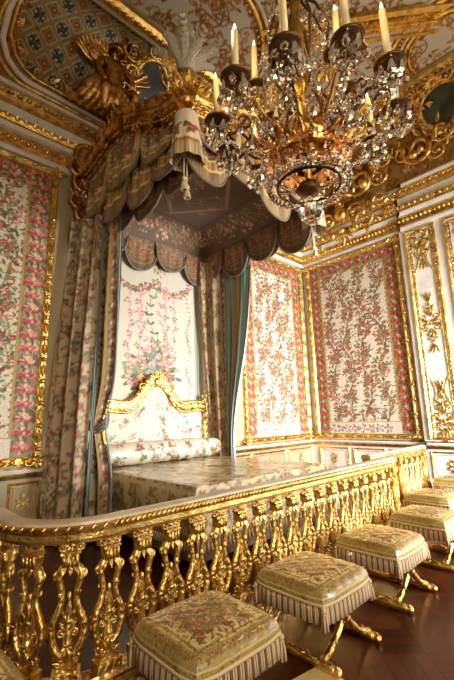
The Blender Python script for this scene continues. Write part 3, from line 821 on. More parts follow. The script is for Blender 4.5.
# bolster
cv=floral(2.2,.95,.014,(196,188,168),[PINK,RED,GREEN],44,sz=.034)
cloth('bolster',cv,lambda U,W:(-1.1+U*2.2, .98+ (.17-.03*(2*np.abs(U-.5))**8)*np.cos(W*2*PI), 1.08+(.17-.03*(2*np.abs(U-.5))**8)*np.sin(W*2*PI)+.004*np.sin(U*60)),M['brocade'],bed)
c=MB()
for s in (-1,1): c.lathe([(.0,0),(.05,0.012),(.12,.01),(.15,-.02)],(s*1.1,.98,1.06),14,0,True,Matrix.Rotation(s*PI/2,3,'Y'))
for s in (-1,1): c.ball((s*1.115,.98,1.06),.03)
c.build('bolster_end',M['fringe'],bed)
# headboard: upholstered field inside a carved arched frame
def hz_(x):   # crest height over x (local), arched with shoulders
    a=abs(x+.06); 
    return 1.80+.46*math.exp(-(a/.36)**2.2)+.03*math.cos(a*7)
HX0,HX1,HYY=-1.02,1.03,1.27
cvh=floral(2.0,1.5,.014,(190,182,162),[PINK,RED],26,sz=.034)
hzv=np.vectorize(hz_)
cloth('headboard_panel',cvh,lambda U,W:(HX0+.06+U*(HX1-HX0-.12), HYY-.03-.05*np.sin(U*PI)*np.sin(W*PI), .85+W*(hzv(HX0+.06+U*(HX1-HX0-.12))-.85)),M['fabric'],bed,nu=80,nv=60)
c=MB(); pts=[V(x,HYY-.03,hz_(x)) for x in np.linspace(HX0,HX1,50)]
c.tube(pts,.075,8,0); c.tube([q+V(0,-.03,.075) for q in pts],.035,8,0); c.tube([q+V(0,-.03,-.085) for q in pts],.028,6,0)
for i,q in enumerate(pts[1:-1:2]):
    t=(pts[min(2*i+3,49)]-pts[2*i]).normalized(); sg=-1 if q.x>-.06 else 1; nn_=V(-t.z,0,t.x)
    c.leaf(q+V(0,-.06,0),t*sg+nn_*.5,V(0,-1,0),.15,.07,.25,0,4); c.leaf(q+V(0,-.06,0),t*sg-nn_*.5,V(0,-1,0),.13,.06,.25,0,4)
    c.ball(q+nn_*.075+V(0,-.04,0),(.026,.026,.026),0,6,5)
for s in (-1,1):
    x=HX0 if s<0 else HX1; c.tube([(x,HYY-.03,.75),(x,HYY-.03,1.2),(x,HYY-.03,1.84)],[.06,.055,.06],8,0)
    for z in np.arange(.95,1.8,.13): 
        c.leaf(V(x,HYY-.07,z),V(.4*s,0,1),V(0,-1,0),.13,.08,.3,0,4); c.leaf(V(x,HYY-.07,z),V(-.4*s,0,1),V(0,-1,0),.13,.08,.3,0,4)
    c.scroll(V(x-s*.02,HYY-.05,1.84),V(-s,0,0),V(0,0,1),.11,1.3,.25,1,0,0); c.ball((x,HYY-.05,1.95),(.05,.05,.07)); 
    for a in (-.6,0,.6): c.leaf(V(x,HYY-.05,1.93),V(a,0,1),V(0,-1,0),.14,.06,.2,0,4)
ctop=V(-.06,HYY-.08,2.24)
c.ball(ctop,(.11,.05,.09),0,10,8); c.rosette(ctop+V(0,-.05,0),V(1,0,0),V(0,0,1),.09,7,0)
for s in (-1,1):
    c.scroll(ctop+V(s*.15,0,-.02),V(s,0,0),V(0,0,1),.10,1.3,.22,1,PI*.7,0); c.scroll(ctop+V(s*.3,0,-.10),V(s,0,0),V(0,0,-1),.09,1.3,.2,1,PI*.7,0)
    for a in (.3,.8,1.4): c.leaf(ctop,V(s*a,0,1),V(0,-1,0),.2,.08,.2,0,5)
c.leaf(ctop,V(0,0,1),V(0,-1,0),.2,.1,.2,0,6)
c.build('headboard_frame',M['carved'],bed)

# embroidered cloth on the wall behind the bed
w,h=2.02,3.6
cv=Canvas(w,h,.012,(192,180,158)); bl=[(120,140,160),(140,158,172)]
def garland(x0,y0,x1,y1,sag,n_,r,cs,g):
    for i in range(n_):
        t=i/(n_-1); x=x0+(x1-x0)*t; y=y0+(y1-y0)*t-sag*4*t*(1-t)
        for k in range(3): cv.leafm(x,y,r*2.2,R.choice(g),R.random()*6.3)
        cv.flower(x+.02*R.random(),y,r*(.7+.6*R.random()),R.choice(cs),None)
G2=GREEN+[(90,120,96)]
garland(.12,2.9,1.02,2.85,.22,15,.045,[PINK,RED],G2); garland(1.02,2.85,1.85,2.95,.25,14,.045,[PINK,RED],G2)
for x in (.16,1.80):
    for y in np.arange(.5,2.9,.09): cv.flower(x+.04*math.sin(y*9),y,.028,R.choice((PINK,[(150,130,150),(176,150,166),(130,110,130)])),G2 if R.random()<.5 else None)
cv.spray(1.02,3.15,.2,PINK,G2,10)

for s in (-1,1):
    for k in range(10):
        a=PI/2-s*(.3+.13*k); cv.line([(.98,.95),(.98+math.cos(a)*.5,.95+math.sin(a)*.5)],.010,GREEN[k%2]); cv.leafm(.98+math.cos(a)*.5,.95+math.sin(a)*.5,.07,bl[k%2],a+R.random()-.5)
cv.spray(.98,1.15,.52,PINK,G2,44); cv.spray(.98,1.0,.40,RED,G2,34); cv.spray(.98,.9,.34,[(214,150,90),(226,180,110),(190,110,70)],G2,24); cv.spray(.98,1.3,.3,PINK,bl+G2,20)
for y in np.arange(1.5,2.7,.17):
    s=1 if int(y*10)%2 else -1; x=.98+.1*math.sin(y*5); cv.line([(x,y),(x+.1*math.sin(y*5+1),y+.17)],.015,GREEN[0])
    for q in (-1,1): cv.leafm(x,y,.11,R.choice(G2),PI/2+q*(.8+.4*R.random())); cv.flower(x+q*.2,y+.08,.035,PINK,None); cv.leafm(x+q*.3,y,.12,(196,130,140),PI/2+q)
for s in (.5,.72,1.25,1.45):
    for y in np.arange(1.2,2.6,.2): cv.flower(s+.06*math.sin(y*7),y,.035,PINK,G2); cv.leafm(s,y+.08,.12,(200,140,146),PI/2+R.random()-.5)
for x in (0,w-.07): cv.rect(x,x+.07,0,h,(150,146,122))
t=thing('bed_backcloth','white silk backcloth with a big flower bouquet hanging behind the headboard','cloth',(2.78,5.975,1.3))
cloth('embroidered_silk',cv,lambda U,W:(U*w,-.02+.01*np.sin(U*9),W*h),M['fabric'],t)
c=MB(); c.box((-.03,-.03,-1.3),(.0,.01,h)); c.box((w,-.03,-1.3),(w+.03,.01,h)); c.build('galloon',M['lining'],t)

# ------------------------------------------------------------------ canopy
CX0,CX1,CY0,CY1=2.42,5.04,3.15,5.97
ctr=V((CX0+CX1)/2,(CY0+CY1)/2,0)
can=thing('bed_canopy','great carved gilded canopy with scalloped fringed valances above the bed','canopy',(ctr.x,YA,5.0))
def Lc(q): return Vector(q)-V(ctr.x,YA,5.0)
def sidef(k):   # sides: 0 left, 1 front, 2 right, 3 back (inside only); returns start, dir, inward, length
    return [(V(CX0,CY1,0),V(0,-1,0),V(1,0,0),CY1-CY0),(V(CX0,CY0,0),V(1,0,0),V(0,1,0),CX1-CX0),
            (V(CX1,CY0,0),V(0,1,0),V(-1,0,0),CY1-CY0),(V(CX1,CY1,0),V(-1,0,0),V(0,-1,0),CX1-CX0)][k]
def scallop_canvas(w,d,bg,dark):
    cv=Canvas(1,1,.016,bg); g=[(96,92,60),(120,108,66)]
    cs=[RED,[(196,120,84),(170,84,58),(140,56,44)]]
    for k in range(34): cv.flower(.2+.6*R.random(),.1+.45*R.random(),.05,R.choice(cs),g)
    for k in range(60): cv.leafm(.12+.76*R.random(),.55*R.random(),.06,R.choice(g+[(170,130,70)]),R.random()*6.3)
    # bands that follow the rounded lower edge: v measured 0 top .. 1 edge
    U,W=np.meshgrid(cv.X,cv.Y)
    fr=W>.80; st=(np.sin(U*200)>0)
    fc=np.where(st[...,None],np.array(dark[0])/255.,np.array(dark[1])/255.)
    cv.a=np.where(fr[...,None],fc,cv.a)
    bd=(W>.62)&(W<=.80); z=(np.sin(U*70)*.5+.5)[...,None]
    cv.a=np.where(bd[...,None],np.array(dark[2])/255.*(1-.45*z)+np.array(dark[3])/255.*.45*z,cv.a)
    cv.a=np.where((((W>.775)&(W<=.805))|((W>.60)&(W<.63)))[...,None],np.array(dark[4])/255.,cv.a)
    ed=(np.abs(U-.5)>.44)&(W<.8); cv.a=np.where(ed[...,None],np.array(dark[2])/255.,cv.a)
    return cv
OUTC=[(178,150,104),(96,72,46),(206,162,84),(92,62,32),(228,204,146)]
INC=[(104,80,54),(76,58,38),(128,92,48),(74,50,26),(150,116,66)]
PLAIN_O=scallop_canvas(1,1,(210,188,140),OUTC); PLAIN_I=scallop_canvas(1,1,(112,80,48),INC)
def scallops(k,nsc,ztop,drop,off,cv,name,over=1.18,zf=None,alt=.86):
    s0,d,inn,L=sidef(k); wd=L/nsc; q=Lc((0,0,0)); zf=zf or (lambda s:0*s+ztop)
    for i in range(nsc):
        mid=(i+.5)*wd; lay=.03*(i%2)*(1 if off>.03 else -1); dr=drop*(1.0 if i%2==0 else alt)
        def fn(U,W,mid=mid,lay=lay,dr=dr):
            u=(U-.5)*2; e=dr*(.22+.78*np.sqrt(np.clip(1-np.abs(u)**2.2,0,1)))
            s=mid+u*wd*.5*over*(1-.08*W); s=np.clip(s,-.02,L+.02); o=off+lay-.07*np.sin(PI*U)*np.sin(W*PI*.6)-.035*np.sin(U*PI*7)*W*(1-W)*2.5
            z=zf(s)-W*(e+zf(s)-ztop)
            return (s0.x+d.x*s+inn.x*o+q.x, s0.y+d.y*s+inn.y*o+q.y, z+q.z)
        part=cloth(name,cv,fn,M['fabric'],can,nu=90,nv=60)
        b=MB(); pts=[]
        for j in range(33):
            u=-1+2*j/32; x,y,z=fn(np.array([(u+1)/2]),np.array([1.])); pts.append(V(float(x[0]),float(y[0]),float(z[0])))
        b.tube(pts,.016,6); b.build('edge_braid',M['braid'],can)
SW=lambda f:5.12+.40*np.sin(PI*f)**2
LS=CY1-CY0; WS=CX1-CX0
zl=lambda s:SW(np.clip(s/LS,0,1))+.50*(1-np.clip(s/LS,0,1))**1.6
zr=lambda s:SW(np.clip(s/LS,0,1))+.50*np.clip(s/LS,0,1)**1.6
zfr=lambda s:SW(np.clip(s/WS,0,1))
scallops(0,4,4.98,.56,.03,PLAIN_O,'valance_scallop',1.2,zl); scallops(0,3,5.30,.52,-.05,PLAIN_O,'valance_swag',1.1,zl)
scallops(1,4,4.98,.62,.03,PLAIN_O,'valance_scallop',1.2,zfr,.62); scallops(1,3,5.25,.50,-.05,PLAIN_O,'valance_swag',1.1,zfr)
scallops(2,4,4.98,.62,.03,PLAIN_O,'valance_scallop',1.2,zr)
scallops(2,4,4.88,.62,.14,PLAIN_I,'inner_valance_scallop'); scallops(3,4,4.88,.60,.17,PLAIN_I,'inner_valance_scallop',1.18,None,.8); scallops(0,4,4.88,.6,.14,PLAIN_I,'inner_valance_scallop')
# inner roof: sloped floral coves and a dark field with a galloon lozenge
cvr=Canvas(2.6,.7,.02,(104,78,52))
for i in range(30): cvr.spray(.08+i*.085,.33+.08*math.sin(i*1.3),.15,R.choice((RED,PINK)),GREEN,11)
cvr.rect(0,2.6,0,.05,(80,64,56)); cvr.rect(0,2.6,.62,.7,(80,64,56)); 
INS=.55
for k in range(4):
    s0,d,inn,L=sidef(k)
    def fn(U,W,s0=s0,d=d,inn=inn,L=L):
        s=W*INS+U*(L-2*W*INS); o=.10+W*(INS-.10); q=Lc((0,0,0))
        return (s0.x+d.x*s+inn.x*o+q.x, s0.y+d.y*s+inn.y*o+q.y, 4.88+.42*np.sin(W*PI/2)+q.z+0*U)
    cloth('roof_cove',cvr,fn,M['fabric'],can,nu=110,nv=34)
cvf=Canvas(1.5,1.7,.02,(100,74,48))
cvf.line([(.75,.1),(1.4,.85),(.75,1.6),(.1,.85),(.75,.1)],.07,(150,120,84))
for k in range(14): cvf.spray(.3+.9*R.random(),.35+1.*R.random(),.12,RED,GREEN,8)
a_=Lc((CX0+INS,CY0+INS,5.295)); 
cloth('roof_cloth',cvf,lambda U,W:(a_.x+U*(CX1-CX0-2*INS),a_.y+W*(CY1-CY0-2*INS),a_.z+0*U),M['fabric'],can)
c=MB(); p=Lc((CX0+.02,CY0+.02,5.32)); q=Lc((CX1-.02,CY1,5.40)); c.box(p,q,0); c.build('roof_board',M['darkwood'],can)
# carved cornice, arched in the middle of each side
def crest_z(f): return 5.14+.46*math.sin(PI*f)**2*(1 if f>0 else 1)
def crest(k,rise):
    s0,d,inn,L=sidef(k); out=-inn; c=MB(); P=[]; N=44
    for i in range(N+1):
        f=i/N; P.append(Lc(s0+d*(L*f)+out*.03+V(0,0,5.12+.42*math.sin(PI*f)**2+rise(f))))
    c.sweep(P,[(0,-.05),(.07,-.04),(.05,.02),(.09,.06),(.13,.12),(.17,.16),(.16,.22),(.08,.26),(-.08,.26),(-.08,-.05)],lambda i:(out,V(0,0,1)),m=0)
    back=[q+V(0,0,-.02) for q in P]
    # apron board closing the arch
    for i in range(1,N):
        q=P[i]; t=(P[i+1]-P[i-1]).normalized(); sg=1 if i<N/2 else -1
        c.ball(q+out*.1+V(0,0,.03),(.03,.03,.03),0,6,4)
        if i%2==0: c.leaf(q+out*.16+V(0,0,.2),V(0,0,1)+t*sg*.6+out*.3,out,.17,.09,.4,0,4)
        if i%2==1:
            c.rosette(q+out*.13+V(0,0,.10),d,V(0,0,1),.075,6,0)
        if i%3==0:
            c.leaf(q+out*.08+V(0,0,-.02),V(0,0,-1)+out*.2,out,.15,.1,.3,0,4)
            c.scroll(q+out*.15+V(0,0,.26),t*sg,V(0,0,1),.085,1.3,.25,1,PI*.8,0)
    for f,s_,h in ((.5,1.,.34),(.25,.8,.2),(.75,.8,.2),(.1,.7,.2),(.9,.7,.2)):
        i=int(f*N); q=P[i]+out*.12+V(0,0,.20)
        c.rosette(q+out*.03,d,V(0,0,1),.13*s_,7,0)
        for a in (-1.2,-.7,-.25,.25,.7,1.2): c.leaf(q,V(0,0,1)+d*a,out,h*s_*1.1/(1+abs(a)*.3),.13*s_,.25,0,6)
        for sg in (-1,1):
            c.scroll(q+d*sg*.2*s_+V(0,0,.02),d*sg,V(0,0,1),.15*s_,1.4,.2,1,PI*.9,0); c.scroll(q+d*sg*.32*s_+V(0,0,-.12),d*sg,V(0,0,-1),.11*s_,1.3,.2,1,PI*.9,0)
    return c
for k,r_ in ((0,lambda f:.55*(1-f)**1.6),(1,lambda f:0.),(2,lambda f:.55*f**1.6)):
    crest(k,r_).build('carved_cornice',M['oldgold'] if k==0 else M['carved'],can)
# corner lambrequins, tassels
def bell(cx,cy):
    cvx=Canvas(1.2,.75,.02,(232,222,200))
    for i in range(5): cvx.flower(.12+.24*i,.32,.07,RED,GREEN)
    U,W=np.meshgrid(cvx.X/1.2,cvx.Y/.75); cvx.a=np.where((W>.72)[...,None],np.where((np.sin(U*170)>0)[...,None],np.array([214,198,166])/255,np.array([176,156,122])/255),cvx.a)
    cvx.a=np.where(((W>.66)&(W<.73))[...,None],np.array([170,128,64])/255,cvx.a)
    q=Lc((cx,cy,0))
    cloth('corner_lambrequin',cvx,lambda U,W:(q.x+(.14+.055*W+.012*np.sin(U*PI*16)*W)*np.cos(U*2*PI),q.y+(.14+.055*W+.012*np.sin(U*PI*16)*W)*np.sin(U*2*PI),q.z+5.14-.62*W),M['fabric'],can,nu=80,nv=40)
    for (dx,dy,L) in ((.02,.03,.30),(-.03,.02,.22)):
        t=MB(); z0=4.56; t.tube([(0,0,0),(0,0,-L)],.009,5); t.ball((0,0,-L-.03),(.03,.03,.035)); 
        for k in range(10):
            w=2*PI*k/10; t.tube([(.016*math.cos(w),.016*math.sin(w),-L-.05),(.036*math.cos(w),.036*math.sin(w),-L-.17)],[.010,.012],4)
        t.tube([(0,0,0),(0,0,.4)],.006,4)
        o=t.build('tassel',M['fringew'],can); o.location=Lc((cx+dx,cy+dy,z0))
bell(CX0+.02,CY0+.02); bell(CX1-.02,CY0+.02)
# hanging wall ends of the cornice: carved brackets and drops
for sx,xx in ((-1,CX0),(1,CX1)):
    c=MB()
    for j,(dx,z,r_) in enumerate(((.10,6.05,.26),(.22,5.8,.22),(.12,5.5,.24),(.20,5.2,.20),(.10,4.95,.18),(.16,4.7,.15),(.1,4.45,.12))):
        q=Lc((xx+sx*dx,CY1-.12,z)); X=V(sx,0,0); Z=V(0,0,1)
        c.scroll(q,X,Z,r_,1.4,.22,1 if j%2 else -1,PI*(.5 if j%2 else 1.2),0); c.rosette(q+V(0,-.06,0),V(1,0,0),Z,r_*.5,6,0)
        for a in (-1.2,-.5,.3,.9): c.leaf(q,X*a+Z*(1 if j%2 else -1),V(0,-1,0),r_*1.2,r_*.5,.4,0,5)
    c.build('wall_bracket',M['oldgold'],can)

# plumes in gilded vases on the two front corners: things of their own
def plume(cx,cy,lbl):
    t=thing('plume_finial',lbl,'plume',(cx,cy,5.36)); c=MB()
    c.lathe([(.0,-.1),(.13,-.08),(.10,-.02),(.06,.03),(.05,.08),(.11,.14),(.15,.22),(.14,.28),(.09,.31),(.12,.34),(.0,.34)],(0,0,0),16)
    for k in range(9):
        w=2*PI*k/9; d=V(math.cos(w),math.sin(w),0); c.leaf(d*.10+V(0,0,.08),d*.5+V(0,0,1),d,.2,.09,.5,0,5); c.leaf(d*.12+V(0,0,.02),d+V(0,0,-.5),V(0,0,1),.2,.1,.4,0,5)
        if k%2: c.scroll(d*.17+V(0,0,.12),d,V(0,0,1),.1,1.3,.2,1,PI,0)
    for s in (-1,1):   # outspread wings
        for k in range(6): c.leaf(V(s*.14,-.02,.2),V(s*(1.1-.1*k),-.1,.1+.22*k),V(0,-1,.2),.34-.02*k,.07,.3*s*s,0,6)
    c.build('vase',M['carved'],t)
    rr=random.Random(int(cx*10))
    def feather(L,d,bend):
        f=MB(); pts=[]
        for i in range(11):
            s=i/10; pts.append(d*(bend*s*s*L*.6+.02)+V(0,0,L*s*(1-.25*s*bend)))
        f.tube(pts,[.008*(1-.6*i/10) for i in range(11)],5)
        for i in range(1,11):
            s=i/10; wd=.085*(.75+.5*math.sin(PI*s)); tang=(pts[i]-pts[i-1]).normalized(); sd=tang.orthogonal().normalized()
            for j in range(16):
                w=2*PI*j/16+i; v=(Matrix.Rotation(w,3,tang)@sd); f.leaf(pts[i],v+tang*.5-V(0,0,.25),tang,wd*(1+.4*rr.random()),.055,.7,0,3)
        return f
    for k in range(9):
        w=2*PI*k/8; d=V(math.cos(w),math.sin(w),0); L=.50+.12*rr.random(); b=.7+.4*rr.random()
        if k==8: L=.74; b=.12
        o=feather(L,d,b).build('feather',M['plume'],t); o.location=(0,0,.30)
plume(CX0+.0,CY0+.0,'grey ostrich plume in a gilded vase on the left front canopy corner')
plume(CX1-.0,CY0+.0,'ostrich plume on the right canopy corner, half hidden behind the crystal chandelier')

# ------------------------------------------------------------------ bed curtains
def drape(t,name,cv,tA,tB,bA,bB,zt,zb,folds,amp,material,gather=None,base=V(0,0,0),nu=90,nv=150,ph=0.):
    tA,tB,bA,bB=[Vector(q) for q in (tA,tB,bA,bB)]
    def fn(U,W):   # W 0 bottom .. 1 top
        f=1-W; e=f*f*(3-2*f)*.5+f*.5
        Ax=tA.x+(bA.x-tA.x)*e; Ay=tA.y+(bA.y-tA.y)*e; Bx=tB.x+(bB.x-tB.x)*e; By=tB.y+(bB.y-tB.y)*e
        z=zt+(zb-zt)*f
        wid=1.
        if gather:
            zg,g,sh,wd=gather; k=np.exp(-((z-zg)/wd)**2); mx=(Ax+Bx)/2+sh[0]*k; my=(Ay+By)/2+sh[1]*k
            kk=1-(1-g)*k; Ax=mx+(Ax-(Ax+Bx)/2)*0+(Ax-Bx)/2*kk; Bx2=2*mx-Ax; Ay=my+(Ay-By)/2*kk; By2=2*my-Ay; Bx,By=Bx2,By2
        dx,dy=Bx-Ax,By-Ay; L=np.sqrt(dx*dx+dy*dy)+1e-6; nx,ny=dy/L,-dx/L
        a=amp*(.75+.35*np.sin(W*3+ph)); o=a*(np.sin(U*2*PI*folds+ph+.5*np.sin(W*4))+.35*np.sin(U*2*PI*folds*2.3+1.3+W*2))
        return Ax+dx*U+nx*o-base.x, Ay+dy*U+ny*o-base.y, z-base.z+0*U
    return cloth(name,cv,fn,material,t,nu=nu,nv=nv)
def curtain_canvas(w,h,bg,border=True,cs=None,dens=22):
    cv=floral(w,h,.016,bg,cs or [PINK,RED,PINK],dens,sz=.034)
    if border:
        cv.rect(w-.22,w,0,h,(150,140,112))
        for y in np.arange(.05,h,.13): cv.flower(w-.13,y,.055,RED if int(y*7)%2 else PINK,GREEN); 
        cv.rect(w-.24,w-.215,0,h,(182,140,72)); cv.rect(w-.035,w,0,h,(110,96,110))
    return cv
base=V(2.2,5.5,0)
cl=thing('bed_curtain','outermost floral bed curtain on the left, falling in deep folds beside the grey wall strip','curtain',base)
drape(cl,'silk_drape',curtain_canvas(1.0,4.8,(190,164,126),False,[PINK,RED,[(150,88,96),(176,116,120),(120,66,74)]],95),(2.12,5.86,0),(2.40,5.28,0),(1.92,5.80,0),(2.20,5.15,0),4.75,.03,2.6,.055,M['fabric'],base=base)
drape(cl,'lining',Canvas(.2,4.6,.05,(84,100,96)),(2.42,5.28,0),(2.425,5.25,0),(2.25,5.12,0),(2.27,5.09,0),4.7,.03,1.,.02,M['lining'],base=base,nu=16,nv=60)
base=V(2.42,5.1,0)
c2=thing('bed_curtain','left bed curtain with red flower border, tied back and crossing near the bolster','curtain',base)
drape(c2,'silk_drape',curtain_canvas(.8,4.6,(196,176,144),True,[PINK,RED,[(150,88,96),(176,116,120),(120,66,74)]],90),(2.42,5.44,0),(2.50,4.90,0),(2.38,5.42,0),(2.47,4.95,0),4.7,.03,1.8,.05,M['fabric'],gather=(1.55,.35,(-.02,.06),.42),base=base)
drape(c2,'lining',Canvas(.2,4.6,.05,(120,138,132)),(2.50,4.90,0),(2.515,4.875,0),(2.49,4.93,0),(2.505,4.91,0),4.7,.03,.5,.01,M['lining'],gather=(1.55,.6,(-.05,.12),.42),base=base,nu=14,nv=80)
c=MB(); 
for k in range(3): c.tube([V(2.36,5.42,1.62-k*.04)-base,V(2.36,5.22,1.50-k*.04)-base,V(2.48,5.08,1.60-k*.05)-base,V(2.54,5.15,1.72-k*.05)-base],.022,8)
c.build('tie_back',M['braid'],c2)
base=V(4.9,5.6,0)
c3=thing('bed_curtain','right bed curtain of floral silk with a curved edge, beside the gilded headboard','curtain',base)
drape(c3,'silk_drape',curtain_canvas(.9,4.2,(176,150,112),True,[PINK,RED,BRN],95),(4.74,5.86,0),(5.06,5.32,0),(5.09,5.88,0),(5.14,5.42,0),4.75,.03,2.2,.05,M['fabric'],base=base)
base=V(5.04,5.1,0)
c4=thing('bed_curtain','teal silk curtain lining swept back on the right side of the bed','curtain',base)
lc=Canvas(.8,4.4,.02,(132,156,150)); lc.rect(.77,.8,0,4.4,(206,196,176)); lc.rect(.30,.42,0,4.4,(150,120,70)); lc.rect(.40,.43,0,4.4,(170,140,80))
drape(c4,'silk_drape',lc,(5.08,5.40,0),(5.06,4.62,0),(5.13,5.44,0),(5.13,5.12,0),4.75,.03,3.,.04,M['fabric'],gather=(1.2,.35,(0,.12),1.3),base=base)
# ------------------------------------------------------------------ carved work of the cove
def frameM(org,ax,ay,nz):   # local (x,y,z) -> world on a tilted surface
    return Matrix(((ax.x,ay.x,nz.x,org.x),(ax.y,ay.y,nz.y,org.y),(ax.z,ay.z,nz.z,org.z),(0,0,0,1)))
def basisA(x,t,o=0.):
    p=CA(x,t,o); ay=(CA(x,min(t+.05,1))-CA(x,max(t-.05,0))).normalized(); ax=V(1,0,0); nz=ax.cross(ay)
    return p,ax,ay,nz
def basisB(y,t,o=0.):
    p=CB(y,t,o); ay=(CB(y,min(t+.05,1))-CB(y,max(t-.05,0))).normalized(); ax=V(0,-1,0); nz=ax.cross(ay)
    return p,ax,ay,nz
def oval_painting(B,rx,ry,lbl):
    org,ax,ay,nz=B; t=thing('oval_painting',lbl,'painting',org); c=MB(); K=40
    rim=[ax*(rx*math.cos(2*PI*k/K))+ay*(ry*math.sin(2*PI*k/K))+nz*.06 for k in range(K)]
    c.add([nz*.09]+rim,[(0,k+1,(k+1)%K+1) for k in range(K)],0); c.build('canvas',M['paint'],t)
    c=MB(); c.tube(rim+[rim[0]],.055,8); c.tube([q*1.14 for q in rim+[rim[0]]],.035,6); 
    for k in range(0,K,2):
        q=rim[k]*1.08; d=(rim[(k+1)%K]-rim[k-1]).normalized(); c.ball(q+nz*.05,.035,0,6,5); c.leaf(q,d+q.normalized()*.6,nz,.15,.08,.4,0,4)
    for k in (0,8,12,20,28,32): 
        q=rim[k]*1.25; c.scroll(q+nz*.05,q.normalized(),q.normalized().cross(nz),.15,1.4,.22,1,0,0)
    c.build('carved_frame',M['carved'],t)
oval_painting(basisA(3.32,.52,.05),.34,.46,'small dark landscape painting in a gilded frame on the cove above the canopy')
oval_painting(basisB(1.80,.55,.05),.46,.42,'dark oval painting in a heavy gilded frame on the cove at the upper right edge')
def relief(B,items,name,lbl,cat,m='carved'):
    """free scrollwork: items (x,y,r,kind,flip)"""
    org,ax,ay,nz=B; t=thing(name,lbl,cat,org); c=MB()
    for (x,y,r,kd,fl) in items:
        q=ax*x+ay*y+nz*.10
        c=MB()
        if kd=='s':
            c.scroll(q,ax*fl,ay,r,1.5,.2,1,PI*.8,0,7)
            for a in (0,1.2,2.4,3.6): c.leaf(q+ax*(r*.8*math.cos(a)*fl)+ay*(r*.8*math.sin(a)),ax*fl*math.cos(a+.9)+ay*math.sin(a+.9),nz,r*.9,r*.42,.5,0,5)
            c.build('scroll',M[m],t)
        elif kd=='f':
            d=MB()
            for k in range(9): a=PI*(k-.0)/8; d.leaf(q,ax*math.cos(a)*fl+ay*math.sin(a)*.9,nz,r*(1-.12*abs(k-4)*.5),r*.24,.45,0,6)
            d.ball(q+nz*.03,r*.2,0,8,6); d.build('leaf_spray',M[m],t)
        elif kd=='r': c.rosette(q,ax,ay,r,8,0); c.build('rosette',M[m],t)
        elif kd=='b': c.ball(q+nz*r*.4,(r,r,r),0,10,8); c.build('boss',M[m],t)
    return t
rr=random.Random(4)
its=[(-.75,.1,.24,'s',1),(-.35,.0,.3,'s',-1),(.35,.02,.3,'s',1),(.75,.1,.24,'s',-1),(0,.25,.45,'f',1),(-.55,.4,.3,'f',1),(.55,.4,.3,'f',1),(-.9,.35,.16,'s',1),(.9,.35,.16,'s',-1),(0,.1,.16,'b',1),(-.3,.3,.10,'b',1),(.3,.3,.10,'b',1),(-.2,-.1,.14,'r',1),(.2,-.1,.14,'r',1)]
relief(basisA(3.35,.10,.05),its,'gilded_relief','gilded scroll relief on the cove just over the canopy cornice','relief','oldgold')
relief(basisA(2.95,.42,.05),[(-.1,.55,.2,'s',1),(-.2,.2,.2,'s',-1),(-.15,-.15,.24,'s',1),(.0,.8,.22,'f',1),(-.35,-.3,.22,'f',1),(.65,.5,.2,'s',-1),(.55,.85,.2,'f',1)],'gilded_relief','gilded horn-shaped scrolls framing the small landscape painting on the cove','relief','oldgold')
relief(basisB(2.45,.20,.05),[(0,.1,.34,'s',1),(.5,.25,.26,'s',-1),(-.25,.55,.3,'f',1),(.35,-.1,.2,'s',1),(.1,.75,.22,'s',-1),(-.35,.15,.2,'s',-1),(.65,.0,.2,'f',1),(-.1,.0,.1,'b',1)],'gilded_relief','thick gilded scrolls below the right-hand oval painting','relief')
relief(basisB(2.55,.80,.05),[(0,.1,.42,'f',1),(.35,.0,.35,'f',1),(-.3,-.05,.22,'s',1),(.3,-.3,.22,'s',-1),(.0,-.35,.2,'s',1),(.7,.1,.3,'f',1)],'gilded_relief','gilded leaf burst on the upper cove at the right, above the oval painting','relief')
relief(basisB(3.75,.16,.06),[(-.1,.1,.36,'s',1),(.35,.0,.22,'s',-1),(-.55,.05,.3,'s',-1),(.1,.5,.34,'f',1),(-.4,.5,.3,'f',1),(.0,-.02,.12,'b',1),(-.75,.35,.25,'s',1),(.55,.35,.2,'s',1),(.3,.3,.12,'b',1),(-.3,.25,.14,'b',1)],'gilded_relief','gilded scrolls on the side cove above the pier jog of the cornice','relief')
relief(basisB(4.45,-.08,.28),[(0.00,0.41,0.46,'f',1),(-0.38,0.07,0.27,'s',1),(0.38,0.07,0.27,'s',-1),(0.00,-0.03,0.20,'b',1),(-0.63,0.36,0.27,'s',-1),(0.63,0.36,0.27,'s',1),(0.00,-0.32,0.18,'r',1),(-0.30,0.46,0.11,'b',1),(0.30,0.46,0.11,'b',1),(-0.75,-0.03,0.27,'f',1),(0.75,-0.03,0.27,'f',1),(1.05,.05,.22,'s',1),(1.2,.3,.24,'f',1)],'gilded_relief','gilded shell trophy breaking over the side cornice, just right of the crystal ball','relief')
relief(basisB(5.0,.15,.08),[(0,.1,.38,'s',1),(.5,.1,.3,'s',-1),(-.35,.3,.3,'f',1),(.3,.5,.4,'f',1),(.1,-.05,.17,'b',1),(.45,.25,.15,'b',1),(0,.8,.3,'s',1),(.5,.8,.25,'s',-1)],'gilded_relief','gilded corner trophy seen behind the crystal chandelier','relief')
relief(basisA(7.3,.2,.08),[(0,.1,.38,'s',1),(-.5,.1,.3,'s',-1),(.35,.3,.3,'f',1),(-.3,.5,.4,'f',1),(-.8,.4,.3,'s',1),(-.9,.0,.2,'f',1)],'gilded_relief','gilded scroll relief over the sunlit hanging, seen through the crystals','relief')
